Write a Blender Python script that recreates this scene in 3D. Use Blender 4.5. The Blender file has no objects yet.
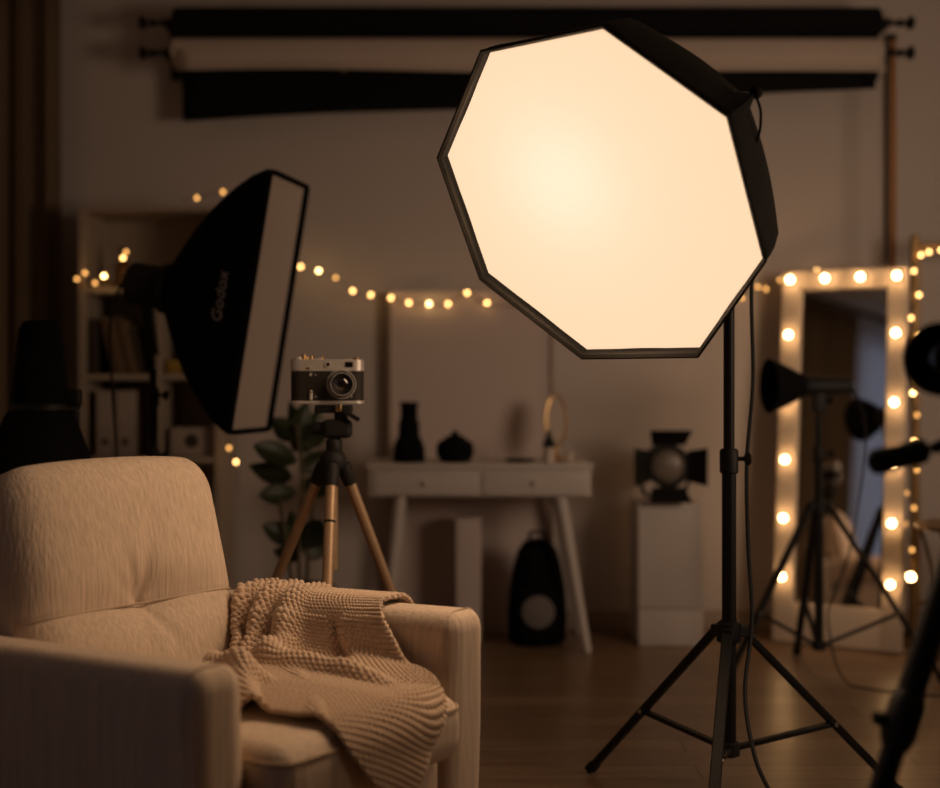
import bpy, math, random
import numpy as np
from mathutils import Vector, Matrix, noise
random.seed(7)
PI = math.pi
R = math.radians
F, HZ, EYE = 1305.6, 385.0, 1.1
S = bpy.context.scene
COL = S.collection

def P(px, py, Y):
    """world point seen at pixel (px, py) at depth Y"""
    return Vector(((px - 470) * Y / F, Y, EYE - (py - HZ) * Y / F))

# ------------------------------------------------------------------ materials
def mat(name, col, rough=.6, metal=0., spec=.5, bump=None, var=None, sheen=0., coat=0.):
    """bump = (scale xyz, strength, distance); var = (scale xyz, amount)"""
    m = bpy.data.materials.new(name); m.use_nodes = True
    nt = m.node_tree; b = nt.nodes['Principled BSDF']
    b.inputs['Base Color'].default_value = (*col, 1)
    b.inputs['Roughness'].default_value = rough
    b.inputs['Metallic'].default_value = metal
    b.inputs['Specular IOR Level'].default_value = spec
    if sheen: b.inputs['Sheen Weight'].default_value = sheen
    if coat: b.inputs['Coat Weight'].default_value = coat
    tc = nt.nodes.new('ShaderNodeTexCoord')
    def noise_of(scale, detail=4):
        mp = nt.nodes.new('ShaderNodeMapping'); mp.inputs['Scale'].default_value = scale
        nt.links.new(tc.outputs['Object'], mp.inputs['Vector'])
        nz = nt.nodes.new('ShaderNodeTexNoise'); nz.inputs['Scale'].default_value = 1
        nz.inputs['Detail'].default_value = detail
        nt.links.new(mp.outputs[0], nz.inputs['Vector'])
        return nz
    if var:
        nz = noise_of(var[0])
        mx = nt.nodes.new('ShaderNodeMix'); mx.data_type = 'RGBA'
        a = var[1]
        mx.inputs[6].default_value = (*[c * (1 - a) for c in col], 1)
        mx.inputs[7].default_value = (*[min(1, c * (1 + a)) for c in col], 1)
        nt.links.new(nz.outputs[0], mx.inputs[0]); nt.links.new(mx.outputs[2], b.inputs['Base Color'])
    if bump:
        nz = noise_of(bump[0], 3)
        bp = nt.nodes.new('ShaderNodeBump'); bp.inputs['Strength'].default_value = bump[1]
        bp.inputs['Distance'].default_value = bump[2]
        nt.links.new(nz.outputs[0], bp.inputs['Height']); nt.links.new(bp.outputs[0], b.inputs['Normal'])
    return m

def emat(name, col, strength):
    m = bpy.data.materials.new(name); m.use_nodes = True
    nt = m.node_tree; nt.nodes.clear()
    e = nt.nodes.new('ShaderNodeEmission'); e.inputs[0].default_value = (*col, 1); e.inputs[1].default_value = strength
    o = nt.nodes.new('ShaderNodeOutputMaterial'); nt.links.new(e.outputs[0], o.inputs[0])
    return m

MT = {}
MT['wall'] = mat('wall_paint', (.62, .555, .52), .85, spec=.2, bump=((60, 60, 60), .15, .002), var=((1.5, 1.5, 1.5), .04))
MT['dark_wall'] = mat('charcoal_wall_paint', (.07, .062, .056), .9, spec=.1, var=((2, 2, 2), .05))
MT['ceiling'] = mat('ceiling_paint', (.7, .66, .62), .9, spec=.1, var=((2, 2, 2), .03))
MT['trim'] = mat('baseboard_paint', (.42, .33, .27), .5, var=((3, 3, 3), .05))
MT['chair'] = mat('linen_upholstery', (.57, .45, .345), .88, spec=.2, bump=((150, 150, 9), .7, .003), var=((110, 110, 7), .30), sheen=.1)
MT['chair_seam'] = mat('upholstery_seam', (.42, .32, .23), .9, spec=.1, bump=((300, 300, 300), .4, .001), var=((80, 80, 80), .2))
MT['knit'] = mat('knit_wool', (.61, .46, .335), .95, spec=.1, bump=((700, 700, 700), .6, .002), var=((240, 240, 240), .22), sheen=.3)
MT['black'] = mat('black_nylon', (.005, .005, .006), .85, spec=.08, bump=((300, 300, 300), .2, .001), var=((20, 20, 20), .2))
MT['oct_black'] = mat('black_softbox_fabric', (.020, .017, .014), .8, spec=.2, bump=((25, 25, 25), .25, .01), var=((12, 12, 12), .2))
MT['metal_black'] = mat('black_powder_coat', (.010, .009, .008), .5, spec=.25, var=((40, 40, 40), .15))
MT['plastic'] = mat('black_plastic', (.013, .012, .012), .6, spec=.3, bump=((200, 200, 200), .1, .001), var=((30, 30, 30), .15))
MT['rubber'] = mat('black_rubber', (.012, .012, .012), .85, spec=.2, var=((60, 60, 60), .15))
MT['steel'] = mat('brushed_steel', (.55, .50, .45), .35, 1., bump=((300, 20, 20), .1, .001), var=((30, 30, 30), .08))
MT['satin'] = mat('satin_chrome', (.80, .76, .72), .38, .55, bump=((500, 500, 500), .08, .0005), var=((40, 40, 40), .05))
MT['brass'] = mat('worn_brass', (.72, .47, .2), .3, 1., var=((60, 60, 60), .12))
MT['leather'] = mat('black_leatherette', (.022, .018, .014), .55, spec=.4, bump=((900, 900, 900), .5, .001), var=((60, 60, 60), .2))
MT['bronze'] = mat('bronze_tube', (.45, .305, .19), .42, .4, var=((10, 10, 40), .12))
MT['white'] = mat('white_lacquer', (.62, .56, .52), .5, spec=.4, var=((4, 4, 4), .04))
MT['shelf'] = mat('white_laminate', (.42, .34, .27), .6, spec=.3, var=((3, 3, 12), .06))
MT['paper_black'] = mat('black_backdrop_paper', (.010, .010, .011), .9, spec=.1, var=((5, 5, 5), .1))
MT['paper_beige'] = mat('beige_backdrop_paper', (.62, .52, .45), .9, spec=.1, var=((3, 3, 3), .05), bump=((5, 5, 5), .3, .01))
MT['wood'] = mat('orange_wood', (.42, .19, .05), .5, var=((60, 60, 4), .25))
MT['gold'] = mat('dark_gold', (.20, .12, .045), .42, .6, var=((20, 20, 20), .15))
MT['curtain'] = mat('brown_curtain', (.16, .115, .075), .9, spec=.1, bump=((200, 200, 200), .3, .001), var=((30, 30, 3), .12))
MT['leaf'] = mat('leaf_green', (.030, .040, .015), .45, spec=.4, bump=((40, 40, 40), .3, .003), var=((25, 25, 25), .3))
MT['stem'] = mat('plant_stem', (.10, .075, .035), .7, var=((40, 40, 40), .2))
MT['pot'] = mat('dark_ceramic_pot', (.07, .055, .045), .5, var=((20, 20, 20), .2))
MT['soil'] = mat('potting_soil', (.03, .022, .016), .95, bump=((120, 120, 120), .8, .01), var=((90, 90, 90), .4))
MT['book_brown'] = mat('brown_book_cover', (.10, .055, .025), .7, var=((30, 30, 30), .15))
MT['book_tan'] = mat('tan_book_cover', (.17, .11, .055), .7, var=((30, 30, 30), .15))
MT['book_dark'] = mat('dark_book_cover', (.045, .03, .018), .7, var=((30, 30, 30), .15))
MT['yellow'] = mat('mustard_card', (.35, .22, .03), .7, var=((20, 20, 20), .1))
MT['binder'] = mat('pale_binder_card', (.42, .35, .30), .7, var=((10, 10, 10), .06))
MT['amber'] = mat('amber_glass_bottle', (.16, .07, .015), .15, spec=.6, coat=.4, var=((10, 10, 10), .15))
MT['skin'] = mat('pale_ceramic', (.60, .50, .42), .4, spec=.5, var=((10, 10, 10), .05))
MT['cord'] = mat('black_cord', (.010, .009, .009), .6, var=((50, 50, 50), .1))
MT['wire'] = mat('fairy_light_wire', (.10, .07, .04), .6, .3, var=((50, 50, 50), .1))
MT['grey_ink'] = mat('grey_print', (.34, .31, .30), .8, spec=.1, var=((50, 50, 50), .1))
MT['patch'] = mat('grey_patch', (.17, .15, .14), .8, var=((20, 20, 20), .1))
MT['lens'] = mat('coated_lens_glass', (.012, .009, .008), .05, spec=.8, coat=1., var=((30, 30, 30), .1))
MT['mirror_frame'] = mat('white_mirror_frame', (.72, .60, .48), .45, spec=.4, var=((5, 5, 5), .05))
MT['mirror'] = mat('mirror_glass', (.78, .77, .78), .02, 1., var=((2, 2, 2), .01))
MT['fresnel'] = mat('frosted_fresnel_lens', (.20, .16, .13), .35, spec=.6, bump=((60, 60, 60), .4, .004), var=((30, 30, 30), .1))
MT['panel'] = mat('white_foam_board', (.66, .56, .52), .8, spec=.2, var=((2, 2, 2), .03))
WARM = (1., .66, .33)
MT['bulb'] = emat('warm_globe_bulb', (1., .58, .25), 30.)
MT['bulb_off'] = mat('unlit_bulb_glass', (.6, .5, .4), .2, var=((9, 9, 9), .05))
MT['fairy_hi'] = emat('fairy_bulb_bright', (1., .62, .22), 15.)
MT['fairy'] = emat('fairy_bulb_warm', (1., .53, .17), 8.)
MT['fairy_lo'] = emat('fairy_bulb_dim', (1., .46, .12), 2.6)

def floor_mat():
    m = mat('laminate_floor', (.2, .12, .07), .32, spec=.45)
    nt = m.node_tree; b = nt.nodes['Principled BSDF']
    tc = nt.nodes.new('ShaderNodeTexCoord')
    br = nt.nodes.new('ShaderNodeTexBrick')
    br.inputs['Color1'].default_value = (.27, .175, .105, 1); br.inputs['Color2'].default_value = (.19, .118, .068, 1)
    br.inputs['Mortar'].default_value = (.06, .038, .02, 1)
    br.inputs['Scale'].default_value = 1; br.inputs['Brick Width'].default_value = 1.3; br.inputs['Row Height'].default_value = .14
    br.inputs['Mortar Size'].default_value = .003; br.inputs['Bias'].default_value = 0
    nt.links.new(tc.outputs['Object'], br.inputs['Vector'])
    mp = nt.nodes.new('ShaderNodeMapping'); mp.inputs['Scale'].default_value = (2.5, 40, 1)
    nt.links.new(tc.outputs['Object'], mp.inputs['Vector'])
    nz = nt.nodes.new('ShaderNodeTexNoise'); nz.inputs['Scale'].default_value = 1.3; nz.inputs['Detail'].default_value = 6
    nt.links.new(mp.outputs[0], nz.inputs['Vector'])
    mx = nt.nodes.new('ShaderNodeMix'); mx.data_type = 'RGBA'; mx.blend_type = 'MULTIPLY'; mx.inputs[0].default_value = .6
    cr = nt.nodes.new('ShaderNodeValToRGB'); cr.color_ramp.elements[0].color = (.45, .42, .4, 1); cr.color_ramp.elements[1].color = (1.25, 1.25, 1.25, 1)
    cr.color_ramp.elements[0].position = .3; cr.color_ramp.elements[1].position = .7
    nt.links.new(nz.outputs[0], cr.inputs[0])
    nt.links.new(br.outputs[0], mx.inputs[6]); nt.links.new(cr.outputs[0], mx.inputs[7])
    nt.links.new(mx.outputs[2], b.inputs['Base Color'])
    bp = nt.nodes.new('ShaderNodeBump'); bp.inputs['Strength'].default_value = .12; bp.inputs['Distance'].default_value = .004
    nt.links.new(nz.outputs[0], bp.inputs['Height']); nt.links.new(bp.outputs[0], b.inputs['Normal'])
    return m
MT['floor'] = floor_mat()

def sheet_mat(name, col, trans, emit=None, emit_s=0., clear=0.):
    """cloth that lets light through: diffuse + translucent (+ a little clear weave)"""
    m = bpy.data.materials.new(name); m.use_nodes = True
    nt = m.node_tree; nt.nodes.clear()
    d = nt.nodes.new('ShaderNodeBsdfDiffuse'); d.inputs[0].default_value = (*col, 1)
    t = nt.nodes.new('ShaderNodeBsdfTranslucent'); t.inputs[0].default_value = (*col, 1)
    mx = nt.nodes.new('ShaderNodeMixShader'); mx.inputs[0].default_value = trans
    nt.links.new(d.outputs[0], mx.inputs[1]); nt.links.new(t.outputs[0], mx.inputs[2])
    last = mx.outputs[0]
    tc = nt.nodes.new('ShaderNodeTexCoord'); nz = nt.nodes.new('ShaderNodeTexNoise'); nz.inputs['Scale'].default_value = 9
    nt.links.new(tc.outputs['Object'], nz.inputs['Vector'])
    bp = nt.nodes.new('ShaderNodeBump'); bp.inputs['Strength'].default_value = .25; bp.inputs['Distance'].default_value = .01
    nt.links.new(nz.outputs[0], bp.inputs['Height'])
    nt.links.new(bp.outputs[0], d.inputs['Normal']); nt.links.new(bp.outputs[0], t.inputs['Normal'])
    if clear:
        tr = nt.nodes.new('ShaderNodeBsdfTransparent'); m2 = nt.nodes.new('ShaderNodeMixShader'); m2.inputs[0].default_value = clear
        nt.links.new(last, m2.inputs[1]); nt.links.new(tr.outputs[0], m2.inputs[2]); last = m2.outputs[0]
    if emit:
        e = nt.nodes.new('ShaderNodeEmission'); e.inputs[0].default_value = (*emit, 1); e.inputs[1].default_value = emit_s
        ad = nt.nodes.new('ShaderNodeAddShader'); nt.links.new(last, ad.inputs[0]); nt.links.new(e.outputs[0], ad.inputs[1]); last = ad.outputs[0]
    o = nt.nodes.new('ShaderNodeOutputMaterial'); nt.links.new(last, o.inputs[0])
    return m
MT['diffuser'] = sheet_mat('glowing_diffuser_cloth', (.5, .5, .48), .9, (1., .69, .43), 1.03)
MT['diffuser_off'] = sheet_mat('white_diffuser_cloth', (.66, .56, .50), .25)
MT['sheer'] = sheet_mat('sheer_curtain', (.75, .77, .82), .6, clear=.25)
MT['fill_face'] = emat('added_fill_face', (1., .70, .49), .5)  # glowing face of the added off-frame fill softbox
def pane_mat():
    m = bpy.data.materials.new('window_glass'); m.use_nodes = True
    nt = m.node_tree; nt.nodes.clear()
    a = nt.nodes.new('ShaderNodeBsdfTransparent'); g = nt.nodes.new('ShaderNodeBsdfGlossy'); g.inputs['Roughness'].default_value = .03
    mx = nt.nodes.new('ShaderNodeMixShader'); mx.inputs[0].default_value = .07
    o = nt.nodes.new('ShaderNodeOutputMaterial')
    nt.links.new(a.outputs[0], mx.inputs[1]); nt.links.new(g.outputs[0], mx.inputs[2]); nt.links.new(mx.outputs[0], o.inputs[0])
    return m
MT['pane'] = pane_mat()

# ------------------------------------------------------------------ mesh builder
WM = {}      # object name -> world matrix

class MB:
    def __init__(s, xf=None): s.v, s.f, s.xf = [], [], xf or Matrix()
    def add(s, vs, fs):
        b = len(s.v); s.v += [s.xf @ Vector(v) for v in vs]; s.f += [tuple(b + i for i in f) for f in fs]; return s
    def box(s, c, size, rot=None):
        h = [x / 2 for x in size]; vs = []
        for k in range(8):
            p = Vector(((1 if k & 1 else -1) * h[0], (1 if k & 2 else -1) * h[1], (1 if k & 4 else -1) * h[2]))
            if rot: p = rot @ p
            vs.append(Vector(c) + p)
        return s.add(vs, [(0, 2, 3, 1), (4, 5, 7, 6), (0, 1, 5, 4), (2, 6, 7, 3), (0, 4, 6, 2), (1, 3, 7, 5)])
    def rbox(s, c, size, r, k=3, n=1, rot=None, fn=None):
        """rounded box; r a number or a triple; n extra subdivisions of the flat zones; fn deforms local points"""
        rr = [r] * 3 if not hasattr(r, '__len__') else list(r)
        h = [x / 2 for x in size]; ax = []
        for a in range(3):
            ra = min(rr[a], h[a] * .999); rr[a] = ra
            L = [-h[a] + ra * (1 - math.cos(PI / 2 * i / k)) if False else -h[a] + ra * i / k for i in range(k)]
            nn = n[a] if hasattr(n, '__len__') else n
            L += [(-h[a] + ra) + (2 * h[a] - 2 * ra) * i / nn for i in range(nn)]
            L += [h[a] - ra + ra * i / k for i in range(k + 1)]
            ax.append(L)
        idx, vs, fs = {}, [], []
        def put(p):
            key = tuple(round(x, 6) for x in p)
            if key in idx: return idx[key]
            q = [max(-h[a] + rr[a], min(h[a] - rr[a], p[a])) for a in range(3)]
            d = Vector([(p[a] - q[a]) / rr[a] for a in range(3)])
            if d.length > 1e-9:
                d.normalize()
                o = Vector([q[a] + d[a] * rr[a] for a in range(3)])
            else: o = Vector(p)
            if fn: o = Vector(fn(o))
            if rot: o = rot @ o
            idx[key] = len(vs); vs.append(Vector(c) + o); return idx[key]
        for a in range(3):
            b, d = (a + 1) % 3, (a + 2) % 3
            for sgn in (-1, 1):
                for i in range(len(ax[b]) - 1):
                    for j in range(len(ax[d]) - 1):
                        q = []
                        for (ii, jj) in ((i, j), (i + 1, j), (i + 1, j + 1), (i, j + 1)):
                            p = [0, 0, 0]; p[a] = sgn * h[a]; p[b] = ax[b][ii]; p[d] = ax[d][jj]; q.append(put(p))
                        if sgn < 0: q.reverse()
                        if len(set(q)) >= 3: fs.append(tuple(dict.fromkeys(q)))
        return s.add(vs, fs)
    def rings(s, rings, close=True, caps=True):
        n = len(rings[0]); vs = [p for r_ in rings for p in r_]; fs = []
        for i in range(len(rings) - 1):
            for j in range(n if close else n - 1):
                k = (j + 1) % n
                fs.append((i * n + j, i * n + k, (i + 1) * n + k, (i + 1) * n + j))
        if caps and close:
            fs.append(tuple(reversed(range(n)))); fs.append(tuple((len(rings) - 1) * n + j for j in range(n)))
        return s.add(vs, fs)
    def lathe(s, prof, o=(0, 0, 0), axis=(0, 0, 1), n=24, sx=1., caps=True):
        """prof = [(radius, height)] about axis through o"""
        a = Vector(axis).normalized(); x = a.orthogonal().normalized() if abs(a.z) < .999 else Vector((1, 0, 0)); y = a.cross(x)
        rs = [[Vector(o) + a * z + (x * math.cos(2 * PI * j / n) * r * sx + y * math.sin(2 * PI * j / n) * r) for j in range(n)] for r, z in prof]
        return s.rings(rs, True, caps)
    def cyl(s, p0, p1, r0, r1=None, n=16):
        p0, p1 = Vector(p0), Vector(p1); r1 = r0 if r1 is None else r1; L = (p1 - p0).length
        c = min(.12 * min(r0, r1), L * .2)
        return s.lathe([(r0 - c, 0), (r0, c), (r1, L - c), (r1 - c, L)], p0, p1 - p0, n)
    def bar(s, p0, p1, w, t, up=(0, 0, 1)):
        p0, p1 = Vector(p0), Vector(p1); d = (p1 - p0); L = d.length; d.normalize()
        x = d.cross(Vector(up)).normalized(); y = x.cross(d)
        return s.box((p0 + p1) / 2, (w, L, t), Matrix((x, d, y)).transposed())
    def tube(s, pts, r, n=8, cyclic=False):
        pts = [Vector(p) for p in pts]; m = len(pts); rs = []; prev = None
        for i, p in enumerate(pts):
            a = pts[(i - 1) % m] if (i or cyclic) else p; b = pts[(i + 1) % m] if (i < m - 1 or cyclic) else p
            t = (b - a).normalized()
            x = (t.orthogonal() if prev is None else (prev - t * prev.dot(t))).normalized(); prev = x
            y = t.cross(x); rad = r[i] if hasattr(r, '__len__') else r
            rs.append([p + (x * math.cos(2 * PI * j / n) + y * math.sin(2 * PI * j / n)) * rad for j in range(n)])
        if cyclic:
            rs.append(rs[0]); return s.rings(rs, True, False)
        return s.rings(rs)
    def sphere(s, c, r, n=16, sc=(1, 1, 1)):
        m = n // 2; prof = []; rs = []
        for i in range(1, m):
            th = PI * i / m
            rs.append([Vector(c) + Vector((math.sin(th) * math.cos(2 * PI * j / n) * r * sc[0], math.sin(th) * math.sin(2 * PI * j / n) * r * sc[1], -math.cos(th) * r * sc[2])) for j in range(n)])
        return s.rings(rs)
    def grid(s, fn, nu, nv):
        vs = [fn(i / nu, j / nv) for j in range(nv + 1) for i in range(nu + 1)]; w = nu + 1
        return s.add(vs, [(j * w + i, j * w + i + 1, (j + 1) * w + i + 1, (j + 1) * w + i) for j in range(nv) for i in range(nu)])
    def prism(s, poly, depth, fr):
        """poly of (x, y) in frame fr, extruded along fr's z by depth"""
        n = len(poly)
        return s.add([fr @ Vector((x, y, 0)) for x, y in poly] + [fr @ Vector((x, y, depth)) for x, y in poly],
                     [tuple(reversed(range(n))), tuple(range(n, 2 * n))] + [(i, (i + 1) % n, n + (i + 1) % n, n + i) for i in range(n)])
    def build(s, name, m, parent=None, smooth=True, angle=42, loc=None, bevel=0):
        me = bpy.data.meshes.new(name)
        W = WM[parent.name] if parent else Matrix.Translation(Vector(loc) if loc is not None else Vector())
        inv = W.inverted()
        me.from_pydata([inv @ v for v in s.v], [], s.f); me.materials.append(MT[m]); me.update()
        if smooth:
            me.polygons.foreach_set('use_smooth', [True] * len(me.polygons)); me.set_sharp_from_angle(angle=R(angle))
        o = bpy.data.objects.new(name, me); COL.objects.link(o)
        if parent: o.parent = parent
        else: o.matrix_world = W
        WM[o.name] = W
        if bevel:
            b = o.modifiers.new('bevel', 'BEVEL'); b.width = bevel; b.segments = 2; b.limit_method = 'ANGLE'
        return o

def tag(o, label, cat, group=None, kind=None):
    if label: o['label'] = label
    if cat: o['category'] = cat
    if group: o['group'] = group
    if kind: o['kind'] = kind
    return o

def thing(name, label, cat, loc=(0, 0, 0), rz=0., group=None):
    o = bpy.data.objects.new(name, None); COL.objects.link(o); o.empty_display_size = .1
    W = Matrix.Translation(Vector(loc)) @ Matrix.Rotation(rz, 4, 'Z'); o.matrix_world = W; WM[o.name] = W
    return tag(o, label, cat, group)

def struct(o): o['kind'] = 'structure'; return o

def smooth_path(pts, k=6):
    pts = [Vector(p) for p in pts]; out = []
    for i in range(len(pts) - 1):
        p0 = pts[max(i - 1, 0)]; p1 = pts[i]; p2 = pts[i + 1]; p3 = pts[min(i + 2, len(pts) - 1)]
        for j in range(k):
            t = j / k
            out.append(.5 * (2 * p1 + (p2 - p0) * t + (2 * p0 - 5 * p1 + 4 * p2 - p3) * t * t + (3 * p1 - p0 - 3 * p2 + p3) * t ** 3))
    return out + [pts[-1]]

# ------------------------------------------------------------------ the room
WY, XL, XR, YF, CZ = 5.9, -2.25, 3.3, -1.6, 3.0
def slab(name, m, lo, hi):
    lo, hi = Vector(lo), Vector(hi)
    return struct(MB().box((lo + hi) / 2, hi - lo).build(name, m, smooth=False))
slab('floor', 'floor', (XL - .1, YF - .1, -.1), (XR + .1, WY + .1, 0))
slab('ceiling', 'ceiling', (XL - .1, YF - .1, CZ), (XR + .1, WY + .1, CZ + .1))
slab('wall_back', 'wall', (XL, WY, 0), (XR, WY + .1, CZ))
slab('wall_right', 'wall', (XR, YF, 0), (XR + .1, WY + .1, CZ))
slab('baseboard_back', 'trim', (XL, WY - .015, 0), (XR, WY, .085))
slab('baseboard_left', 'trim', (XL, YF, 0), (XL + .015, WY - .015, .085))
slab('baseboard_right', 'trim', (XR - .015, YF, 0), (XR, WY - .015, .085))
slab('wall_front', 'dark_wall', (XL, YF - .1, 0), (XR, YF, CZ))
WA, WB, WZ0, WZ1 = -.8, 1.3, .25, 2.75          # window in the left wall, level with the photographer
w = MB(); XC = XL - .05
for lo, hi in (((YF, 0), (WA, CZ)), ((WB, 0), (WY + .1, CZ)), ((WA, 0), (WB, WZ0)), ((WA, WZ1), (WB, CZ))):
    w.box((XC, (lo[0] + hi[0]) / 2, (lo[1] + hi[1]) / 2), (.1, hi[0] - lo[0], hi[1] - lo[1]))
struct(w.build('wall_left', 'wall', smooth=False))
wn = thing('window_1', None, None, (XC, (WA + WB) / 2, WZ0)); struct(wn)
fr = MB()
for y in (WA + .03, (WA + WB) / 2, WB - .03): fr.box((XC, y, (WZ0 + WZ1) / 2), (.06, .06, WZ1 - WZ0))
for z in (WZ0 + .03, WZ1 - .03): fr.box((XC, (WA + WB) / 2, z), (.06, WB - WA, .06))
fr.build('window_frame', 'white', wn, smooth=False)
MB().box((XC, (WA + WB) / 2, (WZ0 + WZ1) / 2), (.006, WB - WA - .06, WZ1 - WZ0 - .06)).build('window_pane', 'pane', wn, smooth=False)

def curtain(name, label, m, p0, p1, z0, z1, folds, amp, rod=True, group=None):
    p0, p1 = Vector((*p0, 0)), Vector((*p1, 0)); d = p1 - p0; nrm = Vector((-d.y, d.x, 0)).normalized()
    ph = random.random() * 6
    def fn(u, v):
        a = amp * (math.sin(u * folds * 2 * PI + ph) + .35 * math.sin(u * folds * 4.7 * PI + ph * 2)) * (.6 + .4 * (1 - v))
        q = p0 + d * (u + .006 * math.sin(v * 5 + u * 30)) + nrm * a
        return Vector((q.x, q.y, z0 + (z1 - z0) * v))
    o = MB().grid(fn, int(folds * 14), 10).build(name, m, angle=180, loc=(p0 + p1) / 2)
    so = o.modifiers.new('solid', 'SOLIDIFY'); so.thickness = .004
    return tag(o, label, 'curtain', group)
curtain('curtain', 'dark brown floor-length curtain hanging in the corner left of the bookshelf', 'curtain', (-2.2, 5.62), (-1.80, 5.74), .03, 2.93, 4, .035)
rod = thing('curtain_rail', 'thin dark rail under the ceiling carrying the brown curtain', 'curtain rail', (-2.0, 5.7, 2.95))
MB().cyl((-2.24, 5.60, 2.955), (-1.72, 5.76, 2.955), .012).build('rail', 'metal_black', rod)
MB().cyl((-1.75, 5.75, 2.955), (-1.75, 5.75, 3.0), .01).build('bracket', 'metal_black', rod)
SX = XL + .14
curtain('sheer_curtain', 'pale bluish sheer curtain over the window, seen only in the bulb mirror', 'sheer', (SX, -.85), (SX, 1.36), .03, 2.87, 16, .035)
curtain('window_drape', 'dark brown drape gathered beside the pale sheer curtain, seen in the bulb mirror', 'curtain', (SX, 1.38), (SX, 2.25), .03, 2.87, 8, .045)
rr = thing('drape_rod', 'long dark rod over the side window carrying sheer curtain and drape', 'curtain rod', (SX, .4, 2.90))
MB().cyl((SX, -1.0, 2.90), (SX, 2.35, 2.90), .014).build('rod', 'metal_black', rr)
for y in (-.95, 2.3): MB().cyl((XL + .001, y, 2.90), (SX, y, 2.90), .009).build('bracket', 'metal_black', rr)

# ------------------------------------------------------------------ armchair
CH = (-.23, 2.5, 0); CR = -R(35.4)
chair = thing('armchair', 'beige linen armchair with a seamed back, knit blanket over its arm', 'armchair', CH, CR)
CW = WM[chair.name]
def CL(x, y, z): return CW @ Vector((x, y, z))
MB(CW).rbox((-.38, 0, .235), (.78, .56, .19), .02, 3, 3).build('base', 'chair', chair)
def seat_fn(p):
    x, y, z = p
    k = max(0, 1 - (x / .36) ** 2) * max(0, 1 - (y / .29) ** 2)
    if z > 0: z += .022 * k
    return (x, y, z)
cush = MB(CW).rbox((-.255, 0, .40), (.675, .548, .135), (.05, .045, .05), 5, (14, 14, 3), fn=seat_fn).build('seat_cushion', 'chair', chair, angle=80)
def loop_on(x0, x1, y0, y1, r, k=6):
    pts = []
    for cx, cy, a in ((x1 - r, y1 - r, 0), (x0 + r, y1 - r, 90), (x0 + r, y0 + r, 180), (x1 - r, y0 + r, 270)):
        for i in range(k + 1):
            t = R(a + 90 * i / k); pts.append((cx + r * math.cos(t), cy + r * math.sin(t)))
    return pts
cs = MB(CW).tube([(x - .255, y, .444) for x, y in loop_on(-.3355, .3355, -.272, .272, .048)], .0032, 6, True).build('piping', 'chair_seam', cush)
LEAN = R(17)
bt = Vector((-math.sin(LEAN), 0, math.cos(LEAN))); bn = Vector((math.cos(LEAN), 0, math.sin(LEAN)))
BM = CW @ Matrix((( bn.x, 0, bt.x, -.53), (0, 1, 0, 0), (bn.z, 0, bt.z, .42), (0, 0, 0, 1)))
SEAMZ = .215
def back_front(y, t):
    """bulge of the front face at width y, height t above the seat line"""
    e = .03 * max(0, 1 - (y / .29) ** 4)
    e *= (1 - .62 * math.exp(-((t - SEAMZ) / .045) ** 2))
    d2 = (y / .075) ** 2 + ((t - SEAMZ - .012) / .06) ** 2
    e -= .020 * math.exp(-d2)
    # pulled wrinkles around the tuft
    for ang, L, a in ((78, .15, .007), (112, .13, .006), (138, .11, .004), (-62, .12, .006), (40, .12, .004), (-110, .09, .003), (175, .16, .002)):
        ca, sa = math.cos(R(ang)), math.sin(R(ang)); q = y * ca + (t - SEAMZ) * sa; w_ = -y * sa + (t - SEAMZ) * ca
        if q > 0: e -= a * math.exp(-(w_ / (.010 + .08 * q)) ** 2) * math.exp(-((q - .05) / L * 1.7) ** 2)
    e -= .0035 * math.exp(-((t - SEAMZ) / .007) ** 2)
    return e
def back_fn(p):
    x, y, z = p; t = z + .2465
    if z > 0: x -= 0; 
    y *= 1 + .02 * (z / .29)
    z += .012 * max(0, z / .29) * (1 - (y / .29) ** 2)
    if x > -.02: x += back_front(y, t) * min(1, (x + .02) / .05)
    return (x, y, z)
backo = MB(BM).rbox((-.085, 0, .2465), (.17, .596, .58), (.055, .09, .09), 7, (4, 70, 80), fn=back_fn).build('backrest', 'chair', chair, angle=80)
seam = []
for i in range(41):
    y = -.296 + .592 * i / 40; q_ = max(0, abs(y) - .208) / .09; xr = -.055 + .055 * math.sqrt(max(0, 1 - q_ * q_))
    seam.append((xr + back_front(y, SEAMZ) * max(0, min(1, (xr + .02) / .05)) * 1 + .0022, y * (1 + .02 * (SEAMZ - .2465) / .29), SEAMZ))
MB(BM).tube(seam, .0027, 6).build('seam', 'chair_seam', backo)
ARM_TOP = .622
AY, AXF = .345, {-1: .015, 1: .035}
def arm(sg):
    L_ = AXF[sg] + .80
    def fn(p):
        x, y, z = p
        zz = z + .37
        if z > 0: z += .035 * (x - L_ / 2) * (z / .25)
        y += sg * .03 * (zz - .45)
        k = 1 - abs(z) / .26
        if sg * y > 0: y += sg * .006 * max(0, k)
        return (x, y, z)
    return MB(CW).rbox((AXF[sg] - L_ / 2, sg * AY, .37), (L_, .126, .505), (.032, .042, .045), 6, (16, 4, 12), fn=fn).build('armrest', 'chair', chair, angle=80)
for sg in (-1, 1):
    a = arm(sg)
    # stitched seam that outlines the front panel
    pts = []
    for y, z in [(-.058, .14), (-.058, .3), (-.058, .5), (-.058, .565), (-.05, .598), (-.032, .618), (0, .622), (.032, .618), (.05, .598), (.058, .565), (.058, .5), (.058, .3), (.058, .14)]:
        pts.append((AXF[sg] - .026, sg * AY + y * 1.06 + sg * .03 * (z - .45) + (sg * .002), z))
    MB(CW).tube(smooth_path(pts, 4), .0022, 6).build('seam', 'chair_seam', a)
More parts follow.
